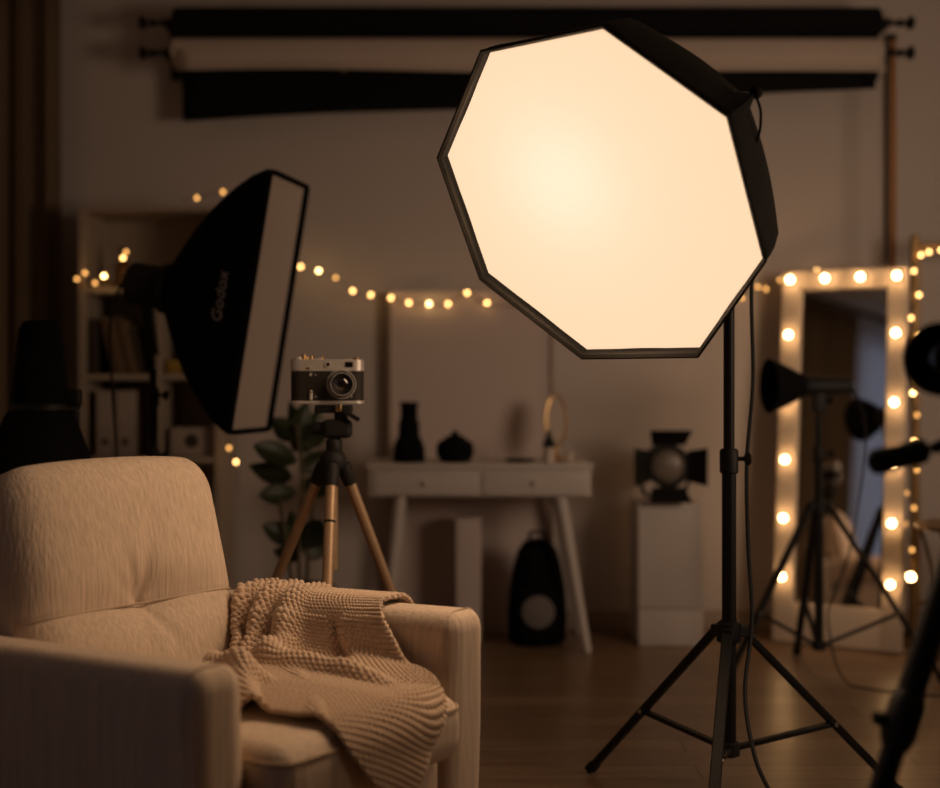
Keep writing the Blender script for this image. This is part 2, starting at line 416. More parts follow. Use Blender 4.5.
for x in (-.06, -.70):
    for y in (-.25, .25):
        MB(CW).lathe([(.014, 0), (.016, .004), (.024, .15)], (x, y, 0), n=14).build('leg', 'wood', chair)

# ------------------------------------------------------------------ knit blanket (chair coordinates)
NTOP = .632
rows = [
 (0.00, [(-.60, .432, .50), (-.595, .424, .585), (-.59, .350, 0.607), (-.585, .285, .606), (-.555, .256, .545), (-.515, .224, .500), (-.465, .15, .484), (-.44, .03, .486), (-.40, -.17, .482)]),
 (0.25, [(-.49, .434, .50), (-.48, .426, .585), (-.475, .350, 0.608), (-.47, .285, .608), (-.455, .255, .550), (-.44, .222, .505), (-.42, .13, .490), (-.38, .0, .492), (-.25, -.195, .484)]),
 (0.50, [(-.37, .434, .50), (-.36, .426, .585), (-.355, .352, 0.610), (-.35, .288, .612), (-.325, .258, .555), (-.30, .226, .510), (-.28, .13, .495), (-.22, .02, .492), (-.10, -.155, .486)]),
 (0.72, [(-.27, .434, .50), (-.26, .426, .590), (-.255, .354, 0.613), (-.25, .290, .617), (-.22, .264, .555), (-.18, .240, .505), (-.15, .15, .490), (-.08, .06, .488), (.015, -.125, .480)]),
 (0.88, [(-.215, .436, .50), (-.205, .428, .592), (-.20, .354, 0.616), (-.195, .292, .621), (-.14, .268, .555), (-.08, .250, .500), (-.02, .165, .486), (.045, .07, .480), (.094, -.105, .425)]),
 (1.00, [(-.185, .436, .50), (-.175, .428, .595), (-.17, .354, 0.618), (-.165, .294, .624), (-.10, .272, .555), (-.03, .255, .500), (.060, .215, .472), (.098, .115, .375), (.100, .035, .275)]),
]
def cr(a, b, c, d, t): return .5 * (2 * b + (c - a) * t + (2 * a - 5 * b + 4 * c - d) * t * t + (3 * b - a - 3 * c + d) * t ** 3)
def crs(L, x, n):
    x = min(max(x, 0), n - 1 - 1e-6); i = int(x); t = x - i
    g = lambda k: L[min(max(k, 0), n - 1)]
    return cr(g(i - 1), g(i), g(i + 1), g(i + 2), t)
def chair_bvh():
    from mathutils.bvhtree import BVHTree
    vs, fs = [], []
    for o in chair.children:
        if o.name.split('.')[0] in ('armrest', 'backrest', 'seat_cushion'):
            b = len(vs); vs += [v.co.copy() for v in o.data.vertices]; fs += [tuple(b + i for i in p.vertices) for p in o.data.polygons]
    # part meshes are stored in chair coordinates
    return BVHTree.FromPolygons(vs, fs)
def blanket():
    A = np.array([r_[1] for r_ in rows], float); sp = np.array([r_[0] for r_ in rows]); nr, nc = A.shape[:2]
    NS, NT, SUB = 60, 90, 5
    nu, nv = NS * SUB, NT * SUB
    # arc-length parameter along the drape, from the mean row
    mean = A.mean(0); seg = np.r_[0, np.cumsum(np.linalg.norm(np.diff(mean, axis=0), axis=1))]; seg /= seg[-1]
    Pt = np.zeros((nv + 1, nu + 1, 3)); ss = np.linspace(0, 1, nu + 1); tt = np.linspace(0, 1, nv + 1)
    rowpos = np.interp(ss, sp, np.arange(nr)); colpos = np.interp(tt, seg, np.arange(nc))
    colint = np.zeros((nr, nv + 1, 3))
    for k in range(nr):
        L = [A[k, j] for j in range(nc)]
        for j in range(nv + 1): colint[k, j] = crs(L, colpos[j], nc)
    for j in range(nv + 1):
        L = [colint[k, j] for k in range(nr)]
        for i in range(nu + 1): Pt[j, i] = crs(L, rowpos[i], nr)
    for _ in range(10):
        Q = Pt.copy(); Q[1:-1] = (Pt[:-2] + 2 * Pt[1:-1] + Pt[2:]) / 4; Pt = Q
    def normals(Pt):
        du = np.gradient(Pt, axis=1); dv = np.gradient(Pt, axis=0); n = np.cross(du, dv)
        n /= np.linalg.norm(n, axis=2, keepdims=True) + 1e-12
        return n
    n = normals(Pt)
    if n[nv // 4, nu // 2, 2] < 0: n = -n
    Sg, Tg = np.meshgrid(ss, tt)
    g = lambda x, w_: np.exp(-(x / w_) ** 2)
    sm = lambda a, b, x: np.clip((x - a) / (b - a), 0, 1) ** 2 * (3 - 2 * np.clip((x - a) / (b - a), 0, 1))
    # soft pleats running over the arm and down to the seat
    win = sm(.02, .2, Tg) * (1 - sm(.52, .68, Tg))
    h = np.zeros_like(Sg)
    topw = 1 - .5 * g(Tg - .24, .12)
    for c0, w0, a0, sl in ((.06, .040, .042, .02), (.20, .042, .046, .04), (.36, .055, .044, .06)):
        h += a0 * g(Sg - c0 - sl * (Tg - .3), w0) * win * topw
    h += .016 * .5 * (1 + np.tanh((Sg - .665 - .12 * (Tg - .3)) / .010)) * win * sm(.22, .55, Tg)
    h -= .010 * g(Sg - .62 - .12 * (Tg - .3), .03) * win
    # gathered ridge where the drape meets the seat, and rumples on the seat
    seatw = sm(.44, .58, Tg)
    h += .034 * g(Tg - .60 - .10 * (Sg - .45) , .038) * sm(.22, .4, Sg) * (1 - sm(.72, .95, Sg))
    h += .038 * g(Tg - .74 - .25 * (Sg - .25), .036) * (1 - sm(.35, .62, Sg)) * sm(.0, .1, Sg)
    h += .034 * g(Sg - .42 - .5 * (Tg - .85), .045) * sm(.68, .82, Tg)
    h += .030 * g(Sg - .22 - .2 * (Tg - .85), .05) * sm(.72, .9, Tg)
    h += .012 * g(Sg - .62 - .6 * (Tg - .8), .05) * sm(.6, .75, Tg)
    h += .008 * np.sin(Sg * 9 + Tg * 14) * seatw * .6
    lift = h * (Tg < 2)
    Pt = Pt + n * lift[..., None]
    for _ in range(6):
        Q = Pt.copy(); Q[1:-1, 1:-1] = (Pt[:-2, 1:-1] + Pt[2:, 1:-1] + Pt[1:-1, :-2] + Pt[1:-1, 2:]) / 4; Pt = Q
    n = normals(Pt)
    if n[nv // 4, nu // 2, 2] < 0: n = -n
    bv = chair_bvh()
    for _ in range(2):
        for j in range(nv + 1):
            for i in range(nu + 1):
                p = Vector(Pt[j, i]); q, nn_, _i, d = bv.find_nearest(p)
                if q is not None:
                    sd = (p - q).dot(nn_)
                    if tt[j] < .40 and 0 < sd < .07: Pt[j, i] = q + nn_ * min(sd, .011 + max(0., float(h[j, i])) + .03 * max(0, tt[j] - .34) / .06)
                    if sd < (.010, .013)[_]: Pt[j, i] = q + nn_ * (.010, .013)[_]
        if _: break
        Q = Pt.copy(); Q[1:-1, 1:-1] = (Pt[:-2, 1:-1] + Pt[2:, 1:-1] + Pt[1:-1, :-2] + Pt[1:-1, 2:]) / 4; Pt = Q
    for _ in range(4):
        Q = Pt.copy(); Q[1:-1, 1:-1] = (Pt[:-2, 1:-1] + Pt[2:, 1:-1] + Pt[1:-1, :-2] + Pt[1:-1, 2:]) / 4; Pt = Q
    n = normals(Pt)
    if n[nv // 4, nu // 2, 2] < 0: n = -n
    # the knit: rows of offset stitches, ribbed bands along the two ends
    lt = np.concatenate([np.zeros((1, nu + 1)), np.cumsum(np.linalg.norm(np.diff(Pt, axis=0), axis=2), axis=0)])
    ls = np.concatenate([np.zeros((nv + 1, 1)), np.cumsum(np.linalg.norm(np.diff(Pt, axis=1), axis=2), axis=1)], axis=1)
    lt = lt.mean(1, keepdims=True) + 0 * lt; ls = ls.mean(0, keepdims=True) + 0 * ls
    a = lt / .0098; row = np.floor(a); b = ls / .0128 + .5 * (row % 2)
    st = np.abs(np.sin(PI * a)) ** .9 * (.08 + .92 * np.sin(PI * b) ** 2)
    rib = np.sqrt(np.abs(np.sin(PI * a)))
    edge = np.clip(np.minimum(Sg, 1 - Sg) / .025, 0, 1)
    k = .0085 * (st * edge + rib * (1 - edge) * .8)
    Pt = Pt + n * k[..., None]
    m = MB(CW)
    m.add([Vector(p) for p in Pt.reshape(-1, 3)], [(j * (nu + 1) + i, j * (nu + 1) + i + 1, (j + 1) * (nu + 1) + i + 1, (j + 1) * (nu + 1) + i) for j in range(nv) for i in range(nu)])
    o = m.build('knit_blanket', 'knit', angle=180, loc=CL(-.3, .2, .5))
    so = o.modifiers.new('solid', 'SOLIDIFY'); so.thickness = .006; so.offset = 0
    return tag(o, 'chunky beige knit blanket draped over the armchair arm and seat', 'blanket')
blanket()

# ------------------------------------------------------------------ wooden tripod + film camera
TX, TY = -.367, 3.5
tp = thing('camera_tripod', 'bronze-legged camera tripod standing behind the armchair, old camera on top', 'tripod', (TX, TY, 0))
AP = .905
head = MB()
head.lathe([(.030, 0), (.036, .008), (.036, .030), (.028, .046), (.018, .052)], (TX, TY, AP - .03), n=24).build('collar', 'plastic', tp)
for az, r_, rs in ((152, .46, .062), (30, .385, .062), (270, .36, .052)):
    d = Vector((math.cos(R(az)), math.sin(R(az)), 0))
    top = Vector((TX, TY, AP - .02)) + d * .030; foot = Vector((TX, TY, .012)) + d * r_
    ax = (foot - top).normalized()
    lg = MB().lathe([(.0150, .05), (.0150, .10), (.0138, (foot - top).length * .53), (.0135, (foot - top).length * .55)], top, ax, 16).build('leg', 'bronze', tp)
    sl = MB().lathe([(.006, -.008), (.019, -.002), (.021, .018), (.0185, .05), (.0175, .056)], top, ax, 16).build('sleeve', 'plastic', lg)
    L = (foot - top).length
    if az == 270: MB().lathe([(.0155, .15), (.0155, .156)], top, ax, 16).build('joint_ring', 'plastic', lg)
    MB().lathe([(.017, L * .54), (.019, L * .55), (.019, L * .60), (.014, L * .61)], top, ax, 16).build('clamp', 'plastic', lg)
    MB().lathe([(.012, L * .60), (.012, L * .97)], top, ax, 12).build('lower_leg', 'bronze', lg)
    MB().lathe([(.013, L * .96), (.015, L * .975), (.013, L)], top, ax, 12).build('rubber_foot', 'rubber', lg)
MB().cyl((TX, TY, AP - .30), (TX, TY, AP - .02), .013).build('center_column', 'bronze', tp)
zc = EYE - (404 - HZ) * TY / F
MB().lathe([(.020, AP + .010), (.022, AP + .02), (.022, AP + .045), (.016, AP + .052)], (TX + .003, TY, 0), n=20).build('pan_base', 'plastic', tp)
hb = MB().rbox((TX + .012, TY, AP + .078), (.078, .05, .05), .014, 4).build('pan_head', 'plastic', tp)
MB().cyl((TX - .055, TY, AP + .079), (TX - .025, TY, AP + .079), .017).build('tilt_knob', 'rubber', hb)
MB().rbox((TX + .022, TY, AP + .112), (.036, .036, .05), .01, 3).build('neck', 'plastic', tp)
pl = MB().rbox((TX + .002, TY, zc - .013), (.098, .055, .022), .005, 3).build('mounting_plate', 'plastic', tp)
MB().rbox((TX + .018, TY - .030, zc - .010), (.016, .012, .020), .003, 2).build('latch', 'brass', pl)
MB().bar((TX + .030, TY - .028, zc - .016), (TX + .072, TY - .034, zc - .042), .016, .010).build('lever', 'plastic', pl)

KX = (327.5 - 470) * TY / F
cam = thing('film_camera', 'vintage black and silver film camera sitting on the tripod head', 'camera', (KX, TY, zc + .0005), R(8))
KM = WM[cam.name]; W_, D_ = .196, .052
def stad(w_, d_, k=10):
    r_ = d_ / 2; pts = []
    for cx, a0 in ((w_ / 2 - r_, -90), (-w_ / 2 + r_, 90)):
        for i in range(k + 1):
            t = R(a0 + 180 * i / k); pts.append((cx + r_ * math.cos(t), r_ * math.sin(t)))
    return pts
def slabk(z0, z1, w_, d_, b=.0015):
    m = MB(KM); rs = []
    for (z, o) in ((z0, -b), (z0 + b, 0), (z1 - b, 0), (z1, -b)):
        rs.append([(x, y, z) for x, y in stad(w_ + 2 * o, d_ + 2 * o)])
    return m.rings(rs)
slabk(.008, .0878, W_ - .002, D_ - .001).build('body', 'leather', cam)
slabk(0, .0085, W_, D_ + .001).build('bottom_plate', 'satin', cam)
tpl = slabk(.0872, .1190, W_, D_ + .001).build('top_plate', 'satin', cam)
def disc(parent, name, m, x, z, y0, y1, r0, r1=None, n=24, k=None):
    return MB(KM).lathe([(r0 * .96, 0), (r0, .0008), (r1 or r0, abs(y1 - y0) - .0008), ((r1 or r0) * .94, abs(y1 - y0))], (x, y0, z), (0, -1, 0), n).build(name, m, parent)
yf = -D_ / 2
MB(KM).rbox((.056, yf - .0005, .105), (.021, .004, .0145), .001, 2).build('viewfinder_window', 'lens', tpl)
rw = disc(tpl, 'rangefinder_ring', 'satin', .0005, .1050, yf + .001, yf - .004, .0095)
disc(rw, 'rangefinder_glass', 'lens', .0005, .1050, yf - .0035, yf - .0047, .0045)
MB(KM).rbox((-.052, yf - .0005, .0945), (.010, .003, .006), .001, 2).build('flash_socket', 'brass', tpl)
LX, LZ = .036, .0525
lens = thing_lens = None
lb = MB(KM).lathe([(.0385, 0), (.0385, .004), (.036, .006), (.0355, .012), (.0335, .0135), (.0335, .024), (.032, .026), (.032, .034), (.0295, .036), (.0285, .0345), (.020, .027), (.017, .0255)], (LX, yf, LZ), (0, -1, 0), 40, caps=True).build('lens', 'plastic', cam, angle=25)
def ring(r_, w_, y0, m='satin', name='ring', t=.0012):
    prof = [(r_ - w_, 0), (r_ - w_, t), (r_, t), (r_, 0), (r_ - w_, 0)]
    MB(KM).lathe(prof, (LX, y0, LZ), (0, -1, 0), 40, caps=False).build(name, m, lb, angle=25)
ring(.0395, .003, yf - .0005, t=.005); ring(.0305, .0018, yf - .0352, t=.0015); ring(.0345, .002, yf - .012, t=.002)
MB(KM).lathe([(.0175, 0), (.013, .0025), (.006, .0042), (.001, .0046)], (LX, yf - .0255, LZ), (0, -1, 0), 28).build('front_glass', 'lens', lb, angle=80)
st = MB(KM).rbox((-.0445, yf - .003, .0235), (.0085, .006, .027), .004, 4).build('self_timer_lever', 'satin', cam)
disc(st, 'pivot', 'brass', -.0445, .031, yf - .005, yf - .009, .0036)
for x, z, r_ in ((-.045, .0785, .0042), (-.0325, .0775, .0022), (-.0325, .0195, .0022), (.0635, .0195, .0022)):
    disc(cam, 'screw', 'satin', x, z, yf + .0005, yf - .0025, r_)
def knob(name, x, r_, hgt, m='brass', y=0, z=.1185):
    return MB(KM).lathe([(r_ * .96, 0), (r_, .001), (r_, hgt - .001), (r_ * .85, hgt)], (x, y, z), (0, 0, 1), 20).build(name, m, tpl)
knob('rewind_knob', .077, .009, .006); knob('rewind_base', .058, .006, .003, 'satin')
knob('wind_knob', -.078, .0115, .0065, 'satin'); knob('shutter_button', -.0635, .0065, .014); knob('shutter_collar', -.055, .0045, .007)
knob('speed_dial', -.0425, .0045, .010); knob('dial_plate', -.035, .004, .003, 'satin')
MB(KM).rbox((-.022, -.002, .121), (.014, .016, .004), .0015, 2).build('accessory_shoe', 'satin', tpl)
knob('hot_post', -.0135, .0035, .008)

# ------------------------------------------------------------------ octagonal softbox on its stand
OC = Vector((.275, 2.939, 1.504)); ON = Vector((-.5561, -.6645, -.4992)).normalized()
b1 = ON.cross(Vector((0, 0, 1))).normalized(); b2 = b1.cross(ON); PH, OR = 4.3226, .4204
def OV(ang, r_, s): return OC + (b1 * math.cos(ang) + b2 * math.sin(ang)) * r_ - ON * s
PX, PY = .6646, 3.35
ob = thing('octagonal_softbox', 'large glowing octagonal softbox with warm white face on a tall light stand', 'softbox', OC - ON * .45)
NK = 12
def oct_ring(s, r_, sag=0., rib=0.):
    out = []
    for k in range(8):
        v0 = OV(PH + k * PI / 4, r_, s); v1 = OV(PH + (k + 1) * PI / 4, r_, s); c = OC - ON * s
        for j in range(NK):
            t = j / NK; p = v0.lerp(v1, t)
            e = 4 * t * (1 - t)
            p = p + (p - c).normalized() * (sag * e)
            if k == 6 and j == 0: p = p + (p - c).normalized() * rib
            out.append(p)
    return out
prof = [(0, 1.0, -.004), (.02, 1.0, -.004), (.06, .985, -.003), (.12, .945, .002), (.17, .885, .010), (.22, .80, .016), (.27, .69, .018), (.32, .57, .018), (.36, .45, .014), (.40, .33, .006), (.43, .22, 0), (.45, .18, 0)]
shell = MB().rings([oct_ring(s, r_ * OR, g_, (.030) if s == .12 else (.018 if s in (.06, .17) else 0)) for s, r_, g_ in prof], True, False).build('fabric_body', 'oct_black', ob, angle=28)
so = shell.modifiers.new('solid', 'SOLIDIFY'); so.thickness = .003; so.offset = -1
lip = MB().rings([oct_ring(-.002, OR * 1.006), oct_ring(-.004, OR * .998), oct_ring(.0, OR * .988), oct_ring(.024, OR * .980)], True, False).build('front_lip', 'oct_black', ob, angle=28)
so = lip.modifiers.new('solid', 'SOLIDIFY'); so.thickness = .003
df = MB()
def dfn():
    rs = []
    for q in range(0, 15):
        f_ = 1 - q / 15 if q else 1
        rs.append(oct_ring(.021 + .012 * (1 - f_ ** 2), OR * .986 * f_, -.006 * f_))
    return rs
rs = dfn(); df.rings(rs, True, False); nn = len(rs[0]); base = (len(rs) - 1) * nn
df.f.append(tuple(base + j for j in range(nn)))
df.build('diffuser', 'diffuser', ob, angle=180)
for k in range(8):
    a = PH + k * PI / 4
    MB().tube([OV(a, r_ * OR - .006, s) for s, r_, _ in prof[1:]], .003, 6).build('rib', 'metal_black', ob)
MB().lathe([(.078, 0), (.085, .004), (.085, .03), (.07, .036)], OC - ON * .44, -ON, 32).build('speed_ring', 'metal_black', ob)
hd = MB().lathe([(.048, 0), (.052, .01), (.052, .13), (.045, .14)], OC - ON * .476, -ON, 32).build('strobe_head', 'plastic', ob)
MB().lathe([(.035, .14), (.037, .144), (.037, .150), (.03, .154)], OC - ON * .476, -ON, 24).build('control_panel', 'rubber', hd)
HP = OC - ON * .57
MB().rbox((PX, PY, 1.73), (.05, .05, .09), .008, 3).build('swivel_bracket', 'plastic', ob)
MB().bar((PX, PY, 1.76), HP + Vector((0, 0, -.05)), .035, .03, (1, 0, 0)).build('bracket_arm', 'plastic', ob)
MB().cyl((PX + .02, PY, 1.735), (PX + .075, PY, 1.735), .014).build('tilt_knob', 'rubber', ob)
vt = OV(PH + 6 * PI / 4, OR * .945 + .026, .12)
MB().sphere(vt + Vector((.002, 0, .003)), .012, 12, (1.2, 1, 1.2)).build('rib_tip', 'oct_black', ob)
e_ = OR * .945
sa, sb = OV(PH + 6 * PI / 4, e_, .12), OV(PH + 7 * PI / 4, e_, .12)
out_ = (sa.lerp(sb, .5) - (OC - ON * .12)).normalized()
MB().tube(smooth_path([vt, vt.lerp(sa.lerp(sb, .3), .35) + out_ * .012, sa.lerp(sb, .22) + out_ * .016, sa.lerp(sb, .32) - out_ * .002]), .003, 6).build('strap', 'oct_black', ob)

def light_stand(name, label, x, y, top, hub, low, legs, col='metal_black', collars=(), rp=.016, group=None, brace_at=.52, upper=None):
    t = thing(name, label, 'light stand', (x, y, 0), 0, group)
    zs = collars[0] if collars else top
    MB().cyl((x, y, low - .02), (x, y, zs), rp).build('pole', col, t)
    if collars:
        MB().cyl((x, y, zs - .02), (x, y, top), rp * .78).build('upper_pole', col, t)
        for z in collars:
            c = MB().lathe([(rp * 1.1, -.032), (rp * 1.3, -.028), (rp * 1.3, .026), (rp * 1.05, .032)], (x, y, z), n=20).build('collar', 'plastic', t)
            k = MB().cyl((x + rp, y - .004, z + .006), (x + rp + .022, y - .006, z + .006), .006)
            k.build('knob_stem', 'metal_black', c)
            MB().lathe([(.007, 0), (.012, .003), (.013, .013), (.008, .017)], (x + rp + .02, y - .006, z + .006), (1, -.1, 0), 12, 1.5).build('knob', 'rubber', c)
    MB().lathe([(rp * 1.2, -.03), (rp * 1.7, -.025), (rp * 1.7, .02), (rp * 1.2, .028)], (x, y, hub), n=20).build('leg_hub', 'plastic', t)
    MB().lathe([(rp * 1.15, -.02), (rp * 1.5, -.016), (rp * 1.5, .014), (rp * 1.1, .018)], (x, y, low), n=20).build('brace_hub', 'plastic', t)
    for az, r_ in legs:
        d = Vector((math.cos(R(az)), math.sin(R(az)), 0)); a = Vector((x, y, hub)) + d * .04; b = Vector((x, y, .012)) + d * r_
        lug = MB().bar(Vector((x, y, hub)) + d * .012, a + d * .008, .03, .028)
        lg = MB().bar(a, b, .027, .018).build('leg', col, t, bevel=.003)
        lug.build('lug', 'plastic', lg, bevel=.003)
        MB().bar(b - (b - a).normalized() * .03, b + (b - a).normalized() * .004, .032, .024).build('rubber_foot', 'rubber', lg, bevel=.004)
        m_ = a.lerp(b, brace_at)
        br = MB().bar(Vector((x, y, low)) + d * .014, m_, .021, .012).build('brace', col, t, bevel=.002)
        s_ = Vector((-d.y, d.x, 0))
        MB().cyl(m_ - s_ * .016, m_ + s_ * .016, .006, n=10).build('rivet', 'steel', br)
    return t
light_stand('light_stand', 'tall black light stand with braced legs carrying the octagonal softbox', PX, PY, 1.682, .468, .168, ((133, .475), (14, .50), (253, .47)), collars=(.905, 1.40), rp=.0185, brace_at=.56)
crd = smooth_path([OC - ON * .645, (.70, 3.44, 1.80), (.78, 3.46, 1.62), P(752, 275, 3.42), P(753, 380, 3.40), P(747, 460, 3.38), P(748, 540, 3.36), P(752, 620, 3.32), P(745, 690, 3.24), P(752, 745, 3.16), P(768, 788, 3.1), (.78, 2.9, .008), (1.1, 2.75, .006), (1.6, 2.7, .006)], 8)
tag(MB().tube([(p.x, p.y, max(p.z, .006)) for p in crd], .0052, 8).build('power_cord', 'cord', loc=(PX + .1, PY, 0)), 'thin black power cord hanging beside the tall stand of the glowing softbox', 'cord')

# ------------------------------------------------------------------ rectangular softbox at the left
SC = Vector((-.672, 4.3, 1.364)); SN = Vector((.965, -.20, -.165)).normalized()
su = (Vector((0, 0, 1)) - SN * SN.z).normalized(); sw = su.cross(SN)      # up edge, side edge
SH, SWD = .418, .175
SP = SC - SN * .33
rb = thing('rectangular_softbox', 'unlit black rectangular softbox seen edge-on, strobe head at its back', 'softbox', SP)
def rect_ring(s, fh, fw, rnd):
    """superelliptic ring"""
    out = []
    for j in range(64):
        t = 2 * PI * (j + .5) / 64; c, s_ = math.cos(t), math.sin(t); e = 2 / rnd
        out.append(SC - SN * s + su * (SH * fh * abs(s_) ** e * (1 if s_ > 0 else -1)) + sw * (SWD * fw * abs(c) ** e * (1 if c > 0 else -1)))
    return out
spf = [(-.022, 1.0, 1.0, 40), (0, 1.0, 1.0, 40), (.05, .95, .96, 16), (.10, .875, .90, 9), (.15, .78, .82, 6), (.20, .66, .71, 5), (.25, .51, .57, 4), (.29, .38, .43, 3), (.32, .26, .32, 2.4), (.335, .2, .27, 2)]
sh = MB().rings([rect_ring(*q) for q in spf], True, False).build('fabric_body', 'black', rb, angle=35)
so = sh.modifiers.new('solid', 'SOLIDIFY'); so.thickness = .008
MB().add([SC + SN * .004 + su * (a * SH * .985) + sw * (b * SWD * .985) for a, b in ((-1, -1), (1, -1), (1, 1), (-1, 1))], [(0, 1, 2, 3)]).build('diffuser', 'diffuser_off', rb)
MB().lathe([(.075, 0), (.085, .006), (.085, .03), (.07, .036)], SP, -SN, 28).build('speed_ring', 'metal_black', rb)
hd = MB().lathe([(.066, .036), (.071, .046), (.071, .148), (.062, .155)], SP, -SN, 28).build('strobe_head', 'plastic', rb)
MB().lathe([(.04, .155), (.042, .159), (.042, .167), (.036, .171)], SP, -SN, 20).build('control_panel', 'rubber', hd)
lx, ly = (153 - 470) * 4.38 / F, 4.38
BP = SP - SN * .10
MB().bar(BP + Vector((0, 0, -.04)), (lx, ly, 1.20), .04, .035, (1, 0, 0)).build('tilt_bracket', 'plastic', rb)
# brand lettering along the near side of the box
def lettering(txt, size, base, right, up, name, m, parent, ext=.001):
    cu = bpy.data.curves.new(name, 'FONT'); cu.body = txt; cu.size = size; cu.align_x = 'CENTER'; cu.align_y = 'CENTER'; cu.extrude = ext; cu.shear = .25
    o = bpy.data.objects.new(name, cu); z = right.cross(up)
    M_ = Matrix.Translation(base) @ Matrix((right, up, z)).transposed().to_4x4()
    dg = bpy.context.evaluated_depsgraph_get(); COL.objects.link(o); dg.update()
    me = bpy.data.meshes.new_from_object(o.evaluated_get(dg)); COL.objects.unlink(o); bpy.data.objects.remove(o)
    me.transform(WM[parent.name].inverted() @ M_); me.materials.clear(); me.materials.append(MT[m])
    q = bpy.data.objects.new(name, me); COL.objects.link(q); q.parent = parent; WM[q.name] = WM[parent.name]
    return q
def side_pt(s, h_):
    """point on the near side face at distance s behind the front edge, height fraction h_"""
    for (a, b) in zip(spf, spf[1:]):
        if a[0] <= s <= b[0]:
            k = (s - a[0]) / (b[0] - a[0]); fw = a[2] * (1 - k) + b[2] * k
    sd = sw if sw.y < 0 else -sw
    return SC - SN * s + su * (SH * h_) + sd * (SWD * fw + .012)
c0, c1 = side_pt(.145, .02), side_pt(.135, .08)
rgt = su.copy(); sdn = (side_pt(.12, 0) - side_pt(.17, 0)).normalized()
lettering('Godox', .058, side_pt(.092, .0), rgt, (-sdn - rgt * (-sdn).dot(rgt)).normalized(), 'brand_lettering', 'grey_ink', rb)
light_stand('light_stand', 'dark light stand behind the armchair holding the unlit rectangular softbox', lx, ly, 1.155, .55, .18, ((60, .42), (180, .42), (300, .42)), collars=(1.06, .86), rp=.016)
crd = smooth_path([SP - SN * .185, P(113, 305, 4.42), P(110, 340, 4.45), P(113, 400, 4.45), P(117, 460, 4.45), P(120, 560, 4.45), P(118, 640, 4.5), (-1.30, 4.75, .006), (-1.45, 5.1, .006)], 8)
tag(MB().tube([(p.x, p.y, max(p.z, .006)) for p in crd], .005, 8).build('power_cord', 'cord', loc=(-1.2, 4.4, 0)), 'dark power cord hanging from the strobe of the unlit softbox, in front of the bookshelf', 'cord')

# ------------------------------------------------------------------ strobe pointing down, far left
DX, DY = (40 - 470) * 3.75 / F, 3.75
dn = thing('softbox_strobe', 'black strobe pointing down into a flared black softbox behind the armchair back', 'studio light', (DX, DY, 1.0))
zt, zm = EYE + 65 * DY / F, EYE - 18 * DY / F
MB().lathe([(.03, zt), (.048, zt - .006), (.060, zt - .03), (.065, zt - .08), (.078, zm + .03), (.084, zm)], (DX, DY, 0), n=28).build('strobe_head', 'black', dn)
MB().lathe([(.082, zm - .026), (.090, zm - .02), (.090, zm - .004), (.082, zm + .002)], (DX, DY, 0), n=28).build('locking_ring', 'metal_black', dn)
MB().rings([[Vector((DX + r_ * math.cos(2 * PI * j / 32), DY + r_ * math.sin(2 * PI * j / 32), z)) for j in range(32)] for r_, z in ((.085, zm - .02), (.10, zm - .04), (.135, zm - .14), (.17, zm - .24), (.205, zm - .36))], True, False).build('fabric_body', 'black', dn)
MB().lathe([(.2, zm - .355), (.2, zm - .352)], (DX, DY, 0), n=32).build('diffuser', 'diffuser_off', dn)
MB().rbox((DX + .095, DY, zm + .015), (.045, .04, .05), .008, 3).build('clamp', 'metal_black', dn)
MB().bar((DX, DY + .085, zm - .01), (DX, DY + .34, zm - .01), .03, .03).build('bracket_arm', 'plastic', dn)
light_stand('light_stand', 'black light stand at far left, mostly hidden behind the armchair, carrying the downward strobe', DX, DY + .33, zm - .028, .5, .16, ((270, .22), (150, .22), (30, .22)), rp=.015)

# ------------------------------------------------------------------ bookshelf
BX0, BX1, BYF, BYB = -1.655, -1.055, 5.52, 5.86
bs = thing('bookshelf', 'tall pale open bookshelf behind the rectangular softbox, holding books and binders', 'bookshelf', ((BX0 + BX1) / 2, 5.7, 0))
SZ = EYE + 180 * 5.5 / F
for x in (BX0 + .0125, BX1 - .0125): MB().box((x, 5.69, SZ / 2), (.025, .34, SZ)).build('side_panel', 'shelf', bs, False)
MB().box(((BX0 + BX1) / 2, 5.69, SZ - .0125), (BX1 - BX0 - .05, .34, .025)).build('top_panel', 'shelf', bs, False)
MB().box(((BX0 + BX1) / 2, 5.852, SZ / 2), (BX1 - BX0 - .05, .012, SZ)).build('back_panel', 'shelf', bs, False)
def zat(py, Y=BYF): return EYE - (py - HZ) * Y / F
shz = [zat(287), zat(374), zat(457), zat(545), .06]
for z in shz: MB().box(((BX0 + BX1) / 2, 5.685, z - .0125), (BX1 - BX0 - .05, .322, .025)).build('shelf_board', 'shelf', bs, False)
DVX = (158 - 470) * BYF / F
MB().box((DVX, 5.685, (shz[0] + shz[2]) / 2 - .0125), (.02, .32, shz[0] - shz[2] - .025)).build('divider', 'shelf', bs, False)
bx = BX0 + .040
bk = [('book_dark', .030, .235, 0, 'dark book upright against the left side of the bookshelf'),
      ('book_brown', .028, .245, 13, 'brown book leaning, touching the upright dark book at its top'), ('book_tan', .026, .24, 13, 'tan book, second of the leaning row from the upright dark book'),
      ('book_brown', .022, .245, 13, 'thin brown book in the middle of the leaning row'), ('book_tan', .028, .225, 13, 'tan book, fourth of the leaning row, taller neighbour on one side'),
      ('book_dark', .024, .20, 13, 'short dark book ending the leaning row')]
